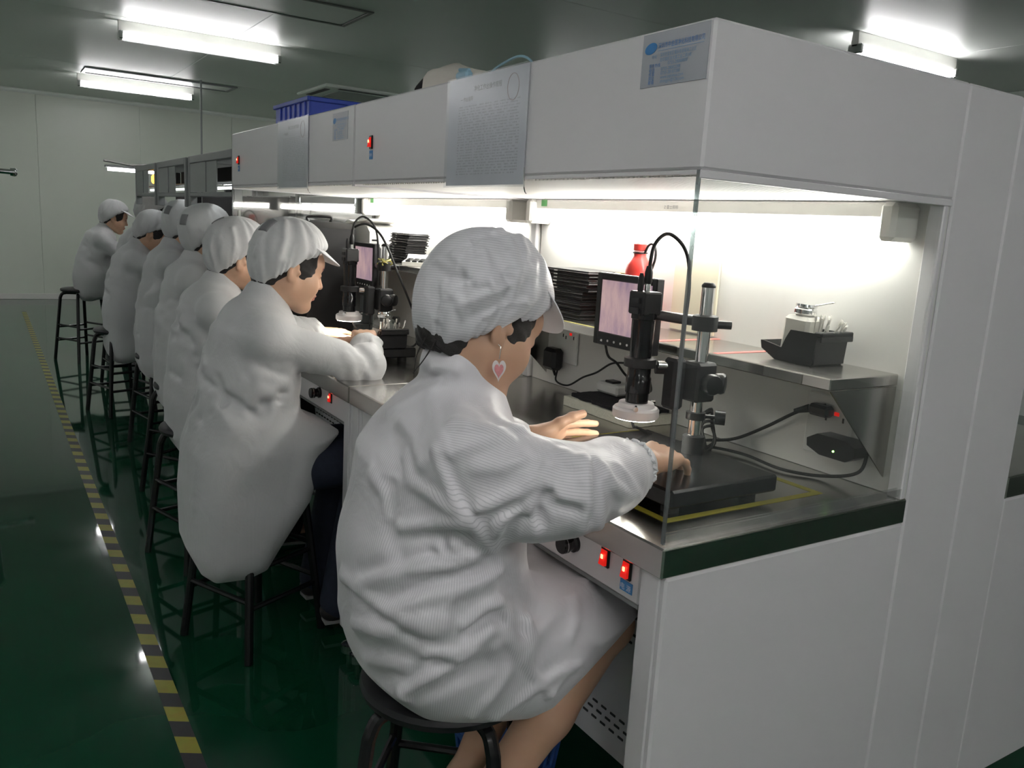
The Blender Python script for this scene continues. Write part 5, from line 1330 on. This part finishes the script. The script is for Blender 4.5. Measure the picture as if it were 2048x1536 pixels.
# cloth folds of the nearest coat and cap: (line on the surface, height, half width)
P1_FOLDS = [
 ([(0.515,1.088,0.872),(0.515,1.072,0.857),(0.516,1.059,0.842),(0.53,1.019,0.83),(0.545,0.982,0.818)],0.0105,0.0096),
 ([(0.531,1.013,0.899),(0.537,0.993,0.866),(0.546,0.98,0.831),(0.568,0.961,0.8),(0.613,0.979,0.752)],0.012,0.0096),
 ([(0.535,0.995,0.886),(0.548,0.978,0.853),(0.561,0.962,0.819),(0.58,0.955,0.797),(0.609,0.962,0.768)],-0.009,0.0112),
 ([(0.503,1.062,0.768),(0.52,1.039,0.777),(0.538,1.017,0.785),(0.545,0.993,0.794),(0.554,0.973,0.801)],0.015,0.0096),
 ([(0.504,1.056,0.757),(0.521,1.035,0.764),(0.539,1.017,0.769),(0.552,0.998,0.772),(0.565,0.978,0.776)],-0.012,0.0128),
 ([(0.557,0.999,0.76),(0.565,0.997,0.747),(0.572,0.992,0.734),(0.579,0.99,0.735),(0.587,0.988,0.737)],0.0135,0.0088),
 ([(0.539,1.015,0.751),(0.548,1.006,0.743),(0.558,0.998,0.734)],0.009,0.0096),
 ([(0.495,1.093,0.824),(0.494,1.087,0.79),(0.492,1.078,0.758),(0.495,1.063,0.738),(0.499,1.049,0.719)],-0.012,0.0128),
 ([(0.486,1.136,0.832),(0.489,1.117,0.824),(0.492,1.101,0.816),(0.493,1.093,0.797),(0.493,1.085,0.778)],0.0105,0.0112),
 ([(0.467,1.119,0.666),(0.483,1.07,0.696),(0.505,1.04,0.716),(0.53,1.015,0.724),(0.558,0.997,0.728),(0.569,0.993,0.733),(0.581,0.99,0.737)],0.015,0.0112),
 ([(0.466,1.119,0.68),(0.483,1.073,0.708),(0.506,1.043,0.729),(0.526,1.023,0.737),(0.548,1.006,0.743)],-0.009,0.0144),
 ([(0.486,1.059,0.644),(0.513,1.02,0.669),(0.546,0.997,0.685),(0.584,0.982,0.699),(0.632,0.982,0.705)],0.012,0.0104),
 ([(0.485,1.059,0.661),(0.509,1.027,0.683),(0.536,1.005,0.7),(0.574,0.987,0.713),(0.62,0.983,0.72)],-0.009,0.0128),
 ([(0.535,0.999,0.651),(0.547,0.995,0.668),(0.559,0.99,0.686),(0.572,0.985,0.69),(0.586,0.982,0.694)],0.0105,0.0088),
 ([(0.464,1.182,0.651),(0.465,1.151,0.652),(0.468,1.128,0.648),(0.473,1.103,0.645),(0.479,1.081,0.639),(0.491,1.05,0.639),(0.505,1.027,0.635),(0.521,1.008,0.64),(0.54,0.995,0.642)],0.0195,0.0128),
 ([(0.467,1.16,0.635),(0.473,1.11,0.635),(0.482,1.073,0.629),(0.493,1.047,0.627),(0.506,1.027,0.623)],-0.015,0.0144),
 ([(0.474,1.158,0.578),(0.477,1.111,0.592),(0.484,1.075,0.6),(0.491,1.053,0.614),(0.5,1.036,0.625),(0.516,1.014,0.628),(0.535,0.997,0.628)],0.0135,0.012),
 ([(0.479,1.141,0.541),(0.481,1.093,0.559),(0.489,1.061,0.568),(0.497,1.043,0.572),(0.506,1.03,0.573)],-0.0105,0.016),
 ([(0.574,0.981,0.634),(0.59,0.978,0.647),(0.606,0.976,0.659),(0.617,0.975,0.66),(0.63,0.977,0.66)],0.018,0.0088),
 ([(0.581,0.979,0.624),(0.598,0.976,0.634),(0.617,0.975,0.644),(0.625,0.976,0.639),(0.633,0.976,0.633)],-0.018,0.0104),
 ([(0.63,0.976,0.617),(0.648,0.978,0.597),(0.666,0.981,0.575),(0.695,0.986,0.538),(0.724,0.989,0.499),(0.75,0.991,0.471)],0.0105,0.0072),
 ([(0.65,0.98,0.635),(0.655,0.98,0.616),(0.66,0.981,0.598),(0.676,0.983,0.582),(0.692,0.985,0.567)],0.0135,0.0088),
 ([(0.674,0.988,0.629),(0.678,0.987,0.613),(0.681,0.986,0.597)],-0.012,0.0096),
 ([(0.7,0.995,0.61),(0.7,0.991,0.591),(0.702,0.988,0.571),(0.697,0.986,0.562),(0.693,0.985,0.553)],0.0105,0.0096),
 ([(0.53,1.004,0.587),(0.549,0.991,0.588),(0.571,0.983,0.587),(0.583,0.979,0.596),(0.595,0.977,0.605),(0.607,0.976,0.613),(0.618,0.975,0.62)],0.015,0.0104),
 ([(0.538,0.998,0.574),(0.557,0.988,0.575),(0.578,0.981,0.573),(0.594,0.979,0.582),(0.61,0.977,0.591)],-0.012,0.012),
 ([(0.509,1.046,0.505),(0.526,1.012,0.54),(0.549,0.992,0.565),(0.572,0.983,0.577),(0.597,0.978,0.587),(0.61,0.977,0.591),(0.625,0.977,0.594)],0.015,0.0128),
 ([(0.519,1.031,0.504),(0.538,1.004,0.529),(0.562,0.988,0.546),(0.586,0.98,0.556),(0.613,0.978,0.562)],-0.0105,0.0144),
 ([(0.493,1.121,0.498),(0.496,1.064,0.523),(0.509,1.033,0.533),(0.522,1.012,0.554),(0.538,0.998,0.571)],-0.0105,0.0176),
 ([(0.61,1.001,0.467),(0.622,0.986,0.495),(0.64,0.982,0.515),(0.646,0.981,0.526),(0.653,0.98,0.537)],0.0105,0.0112),
 ([(0.654,1.004,0.448),(0.684,0.991,0.474),(0.721,0.989,0.493),(0.746,0.989,0.501),(0.773,0.989,0.509)],0.012,0.0096),
 ([(0.753,0.991,0.468),(0.762,0.99,0.487),(0.773,0.989,0.505),(0.786,0.989,0.507),(0.799,0.99,0.509)],0.009,0.0096),
 ([(0.812,1.032,0.607),(0.806,1.018,0.595),(0.802,1.007,0.582),(0.795,1.0,0.572),(0.789,0.995,0.561)],0.009,0.0112),
 ([(0.717,0.995,0.585),(0.75,1.008,0.597),(0.786,1.026,0.607),(0.824,1.042,0.611),(0.87,1.068,0.61)],0.009,0.0128),
 ([(0.636,0.982,0.697),(0.654,0.985,0.676),(0.675,0.992,0.652),(0.704,1.003,0.629),(0.729,1.01,0.608)],-0.009,0.016),
 ([(0.806,0.995,0.557),(0.823,0.991,0.537),(0.848,0.997,0.509)],-0.0075,0.016),
 ([(0.571,0.963,0.882),(0.587,0.956,0.884),(0.603,0.949,0.885),(0.618,0.946,0.892),(0.634,0.945,0.898)],0.0105,0.0096),
 ([(0.573,0.954,0.823),(0.601,0.943,0.836),(0.628,0.929,0.849),(0.643,0.922,0.866),(0.661,0.918,0.882)],0.012,0.0104),
 ([(0.582,0.951,0.811),(0.605,0.94,0.822),(0.628,0.928,0.834),(0.64,0.92,0.847),(0.652,0.914,0.86)],-0.0105,0.0112),
 ([(0.613,0.979,0.752),(0.602,0.951,0.785),(0.603,0.941,0.808),(0.626,0.929,0.821),(0.647,0.914,0.836)],0.0135,0.0096),
 ([(0.619,0.951,0.774),(0.619,0.937,0.795),(0.624,0.93,0.812),(0.634,0.924,0.816),(0.643,0.917,0.82)],-0.012,0.0112),
 ([(0.649,0.922,0.789),(0.641,0.919,0.813),(0.637,0.922,0.834),(0.645,0.917,0.849),(0.654,0.913,0.863)],0.015,0.008),
 ([(0.649,0.914,0.807),(0.647,0.914,0.82),(0.645,0.916,0.832),(0.651,0.91,0.842),(0.658,0.906,0.852)],-0.015,0.0096),
 ([(0.657,0.911,0.863),(0.661,0.905,0.856),(0.665,0.9,0.849),(0.679,0.89,0.848),(0.695,0.882,0.846)],0.012,0.0088),
 ([(0.66,0.902,0.838),(0.67,0.895,0.836),(0.679,0.888,0.833),(0.686,0.885,0.832),(0.693,0.882,0.831)],-0.0105,0.0104),
 ([(0.716,0.903,0.892),(0.707,0.886,0.869),(0.705,0.879,0.842),(0.703,0.88,0.824),(0.706,0.887,0.802)],0.0195,0.0104),
 ([(0.734,0.904,0.89),(0.725,0.886,0.87),(0.724,0.878,0.846),(0.72,0.877,0.83),(0.72,0.882,0.811)],-0.018,0.0112),
 ([(0.711,0.877,0.836),(0.722,0.879,0.818),(0.75,0.902,0.79)],0.0105,0.0088),
 ([(0.748,0.902,0.883),(0.753,0.895,0.87),(0.763,0.893,0.855),(0.787,0.9,0.841),(0.813,0.911,0.824)],0.012,0.0088),
 ([(0.786,0.914,0.875),(0.795,0.911,0.866),(0.805,0.91,0.855),(0.818,0.911,0.838),(0.837,0.919,0.818)],0.009,0.008),
 ([(0.745,0.885,0.857),(0.756,0.887,0.839),(0.775,0.898,0.817),(0.774,0.902,0.804),(0.784,0.919,0.786)],-0.009,0.0104),
 ([(0.692,0.924,0.901),(0.697,0.915,0.897),(0.702,0.907,0.893),(0.711,0.907,0.895),(0.722,0.909,0.896)],0.012,0.0104),
 ([(0.579,1.126,0.992),(0.596,1.103,1.0)],0.0105,0.0088),
 ([(0.576,1.191,0.965),(0.573,1.149,0.976),(0.582,1.12,0.984),(0.596,1.102,0.991)],-0.009,0.0096),
 ([(0.53,1.18,0.919),(0.542,1.156,0.935),(0.557,1.139,0.95),(0.571,1.126,0.963),(0.584,1.113,0.976),(0.594,1.104,0.988),(0.604,1.096,0.999)],0.009,0.008),
 ([(0.573,1.118,0.962),(0.565,1.096,0.948),(0.556,1.07,0.936),(0.541,1.015,0.919),(0.541,0.99,0.896)],0.0075,0.0064),
 ([(0.614,1.067,0.959),(0.613,1.037,0.952),(0.613,1.008,0.946),(0.621,0.988,0.936),(0.631,0.973,0.925)],-0.0075,0.0128),
 ([(0.559,1.017,0.938),(0.572,0.995,0.936),(0.59,0.982,0.931),(0.62,0.98,0.93),(0.659,0.99,0.926)],0.0105,0.0112),
 ([(0.555,0.98,0.907),(0.571,0.975,0.916),(0.591,0.973,0.923),(0.609,0.97,0.922),(0.628,0.969,0.921)],0.009,0.0104),
 ([(0.521,1.225,0.895),(0.512,1.163,0.896),(0.513,1.127,0.891),(0.511,1.105,0.877),(0.511,1.087,0.862)],-0.009,0.0176),
 ([(0.531,1.13,0.916),(0.531,1.104,0.909),(0.531,1.08,0.902),(0.525,1.058,0.888),(0.522,1.043,0.873)],0.009,0.0112),
]
P1_CAPFOLDS = [
 ([(-0.077,-0.047,0.115),(-0.086,-0.048,0.107),(-0.093,-0.045,0.1),(-0.099,-0.047,0.09),(-0.104,-0.047,0.081)],-0.016,0.0064),
 ([(-0.055,-0.035,0.133),(-0.074,-0.046,0.118),(-0.087,-0.047,0.106),(-0.095,-0.047,0.096),(-0.103,-0.045,0.086)],0.012,0.0064),
 ([(-0.103,-0.048,0.082),(-0.102,-0.059,0.064),(-0.1,-0.066,0.048),(-0.098,-0.069,0.036),(-0.096,-0.07,0.024)],0.01,0.0056),
 ([(-0.117,-0.037,0.058),(-0.11,-0.052,0.052),(-0.102,-0.063,0.046),(-0.096,-0.07,0.055),(-0.089,-0.074,0.065)],0.01,0.0064),
 ([(-0.02,-0.037,0.143),(-0.028,-0.064,0.125),(-0.026,-0.077,0.112),(-0.029,-0.087,0.095),(-0.033,-0.098,0.077)],0.01,0.0056),
 ([(-0.085,-0.083,0.03),(-0.071,-0.089,0.045),(-0.055,-0.092,0.06),(-0.04,-0.095,0.074),(-0.021,-0.094,0.089)],0.01,0.0064),
 ([(-0.115,-0.039,0.013),(-0.111,-0.044,0.001),(-0.106,-0.049,-0.01),(-0.101,-0.045,-0.025),(-0.096,-0.041,-0.04)],0.008,0.0056),
 ([(-0.088,-0.068,0.079),(-0.084,-0.076,0.069),(-0.079,-0.082,0.059),(-0.073,-0.087,0.046),(-0.067,-0.095,0.034)],0.01,0.0048),
 ([(-0.066,-0.084,0.074),(-0.055,-0.092,0.06),(-0.043,-0.1,0.046),(-0.04,-0.098,0.036),(-0.038,-0.098,0.026)],-0.01,0.0072),
 ([(-0.088,-0.067,-0.012),(-0.081,-0.081,0.001),(-0.071,-0.089,0.015),(-0.056,-0.097,0.031),(-0.038,-0.101,0.049)],0.01,0.0064),
 ([(-0.072,-0.074,-0.026),(-0.065,-0.084,-0.015),(-0.055,-0.091,-0.003),(-0.04,-0.095,0.009),(-0.024,-0.097,0.022)],-0.008,0.0072),
 ([(-0.053,-0.081,0.095),(-0.048,-0.087,0.089),(-0.042,-0.092,0.084),(-0.039,-0.097,0.073),(-0.035,-0.102,0.062)],0.01,0.0048),
 ([(-0.125,-0.003,0.033),(-0.12,-0.028,0.027),(-0.114,-0.049,0.023),(-0.106,-0.06,0.024),(-0.096,-0.069,0.027)],-0.01,0.008),
 ([(-0.109,-0.053,0.003),(-0.1,-0.062,-0.002),(-0.089,-0.069,-0.006),(-0.082,-0.071,-0.017),(-0.074,-0.072,-0.027)],0.008,0.0056),
 ([(-0.055,-0.088,-0.012),(-0.048,-0.093,-0.0),(-0.038,-0.096,0.011),(-0.022,-0.097,0.024),(-0.005,-0.1,0.037)],0.008,0.0056),
]
p1 = person('worker in white cap and striped coat with heart earring, nearest, bent over microscope', *P1_SPINE, *P1_HEAD, P1_ARMS, P1_LEGS,
  coat_extra=coat1, skirt=skirt1, h=.0045, hh=.0028, hb=.0034, seed=11, cloth='coat_cloth', torso=P1_TORSO, nfold=0, sleeve=P1_SLEEVE, collar=.040, folds=P1_FOLDS, capfolds=P1_CAPFOLDS, send=P1_SEND)
# earring and loose hair
eo = V3(p1.location)
def hpt(x,y,z,H=H1,R=frame(*P1_HEAD)): return R@V3(x,y,z)+H
ea = hpt(-.004,-.077,-.040)
hk = obj('earring', G().tube(spline([ea+V3(0,-.002,.004),ea+V3(.002,-.006,0),ea+V3(.001,-.007,-.010),ea+V3(0,-.007,-.018)],5),.0008,6), 'chrome', p1)
tag(hk,'dangling white heart earring with pink middle')
def heart(sc, c, th, m, par, nm):
    e1 = unit(V3(.90,-.42,0)); P_ = []
    for q in np.arange(44)*2*PI/44:
        hx = 16*math.sin(q)**3; hy = 13*math.cos(q)-5*math.cos(2*q)-2*math.cos(3*q)-math.cos(4*q)
        P_.append(c+e1*hx*sc+V3(0,0,1)*hy*sc*1.75)
    nn = unit(np.cross(e1,V3(0,0,1)))
    return obj(nm, G().ring([np.array(P_)-nn*th/2,np.array(P_)+nn*th/2]), m, par)
hc = ea+V3(0,-.008,-.034)
heart(.00066,hc,.0030,'earring_white',hk,'heart_frame'); heart(.00044,hc+V3(-.0004,-.0004,-.001),.0044,'earring_pink',hk,'heart_centre')
for k,(a,b,c) in enumerate((((-.088,-.012,-.060),(-.094,-.018,-.10),(-.090,-.03,-.135)),((-.080,-.03,-.065),(-.088,-.034,-.10),(-.094,-.03,-.13)))):
    obj('hair_strand', G().tube(spline([hpt(*a),hpt(*b),hpt(*c)],6),[.0012]*6+[.0009]*6+[.0005],5), 'hair', p1)
rw = P1_ARMS['R']; ce_ = rw[1]+(rw[2]-rw[1])*P1_SEND*1.02; ax_ = unit(rw[2]-rw[1]); u_ = unit(np.cross(ax_,(0,0,1.0))); w_ = np.cross(u_,ax_)
o = obj('cuff', G().tube([ce_+(.0425+.0022*math.sin(17*q))*(u_*math.cos(q)+w_*math.sin(q))+ax_*.003*math.sin(23*q) for q in np.arange(96)*2*PI/96],.0032,6,closed=True), 'cap_plain', p1); o['label'] = 'frilled elastic sleeve cuff'
stool(.655,1.175,'black metal stool under the nearest worker',r=.148,rot=-.70)
# --- the other workers along the row
def skirt_for(hx, sy, seat, hem, front=.36, back=.125, w=.175):
    return ([(hx-.10,seat+.24),(hx-back,seat+.10),(hx-back-.012,seat-.04),(hx-back-.008,hem+.09),(hx-back+.010,hem+.035),(hx-back+.045,hem+.004),(hx-.02,hem),(hx+.04,hem+.02),(hx+.09,hem+.10 if hem<seat-.15 else hem+.01),(hx+.17,seat-.06),(hx+front,seat+.015),(hx+front+.01,seat+.075),(hx+.26,seat+.145),(hx+.12,seat+.21)],sy,w,.085,.05)
def worker(label, hip, head, yaw, pitch, roll, hem, seed, seat=.44, h=.011, hh=.006, arms=None, patch=None, trousers='dark_trousers', nfold=24, neck=None, reach=1.0, sleeve=(.062,.060,.054,.038), **kw):
    hip = V3(*hip); head = V3(*head); Rh = frame(yaw,pitch,roll); sy = hip[1]
    if neck is None: neck = head+Rh@V3(-.040,0,-.085)+V3(-.02,0,-.03)
    neck = V3(*neck)
    if arms is None:
        arms = {}
        for k,s in (('R',-1),('L',1)):
            sh = neck+V3(-.035,s*.145,-.075); el = V3(neck[0]+.10,sy+s*.20,.815); wr = V3(neck[0]+.27*reach,sy+s*.08,.800)
            arms[k] = (sh,el,wr,(.95,-s*.25,0),(0,0,1),(.35,.4,.3))
    legs = [(V3(hip[0]+.05,sy+s*.085,seat+.06),V3(hip[0]+.36,sy+s*.10,seat+.03),V3(hip[0]+.27,sy+s*.10,FZ+.10),V3(hip[0]+.40,sy+s*.11,FZ+.065)) for s in (-1,1)]
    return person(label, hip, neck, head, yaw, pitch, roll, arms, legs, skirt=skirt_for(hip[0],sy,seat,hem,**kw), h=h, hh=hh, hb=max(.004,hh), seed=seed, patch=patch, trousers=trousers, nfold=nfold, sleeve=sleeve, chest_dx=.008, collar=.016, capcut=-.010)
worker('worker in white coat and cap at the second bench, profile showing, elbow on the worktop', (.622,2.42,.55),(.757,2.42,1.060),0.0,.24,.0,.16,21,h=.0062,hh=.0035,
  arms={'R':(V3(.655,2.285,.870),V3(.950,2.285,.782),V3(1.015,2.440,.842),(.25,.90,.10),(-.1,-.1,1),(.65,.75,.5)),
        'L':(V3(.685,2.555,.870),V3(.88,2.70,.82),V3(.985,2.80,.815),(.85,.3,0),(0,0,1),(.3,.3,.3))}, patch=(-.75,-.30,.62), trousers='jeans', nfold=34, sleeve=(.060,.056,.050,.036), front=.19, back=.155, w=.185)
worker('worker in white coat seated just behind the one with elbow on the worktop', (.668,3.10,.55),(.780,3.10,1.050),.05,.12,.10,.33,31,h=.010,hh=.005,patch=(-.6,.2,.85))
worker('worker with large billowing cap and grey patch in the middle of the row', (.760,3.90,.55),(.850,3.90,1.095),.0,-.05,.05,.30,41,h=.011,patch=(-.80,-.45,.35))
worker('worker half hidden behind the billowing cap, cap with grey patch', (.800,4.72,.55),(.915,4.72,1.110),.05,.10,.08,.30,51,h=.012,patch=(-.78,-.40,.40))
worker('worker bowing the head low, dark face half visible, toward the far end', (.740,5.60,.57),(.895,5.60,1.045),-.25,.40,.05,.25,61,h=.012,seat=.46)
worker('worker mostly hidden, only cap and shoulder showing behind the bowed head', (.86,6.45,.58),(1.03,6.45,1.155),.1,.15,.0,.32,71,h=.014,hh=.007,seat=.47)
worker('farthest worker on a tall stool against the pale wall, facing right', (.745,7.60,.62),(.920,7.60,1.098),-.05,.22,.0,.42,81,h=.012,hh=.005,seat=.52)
for x,y,lab,tp,rt in ((.655,2.42,'black metal stool under the worker with elbow on the worktop',.44,.45),(.65,3.10,'black metal stool under the third worker along the row',.44,.3),(.76,3.90,'black metal stool under the worker with the billowing cap',.44,.6),(.80,4.72,'black metal stool under the half hidden patched-cap worker',.44,.2),
   (.69,5.60,'black metal stool under the worker bowing the head low',.46,.35),(.84,6.45,'black metal stool under the mostly hidden worker',.47,.1),(.655,7.60,'tall black metal stool under the farthest worker, standing clear by the wall',.52,.55)):
    stool(x,y,lab,tp,r=.145,rot=rt)
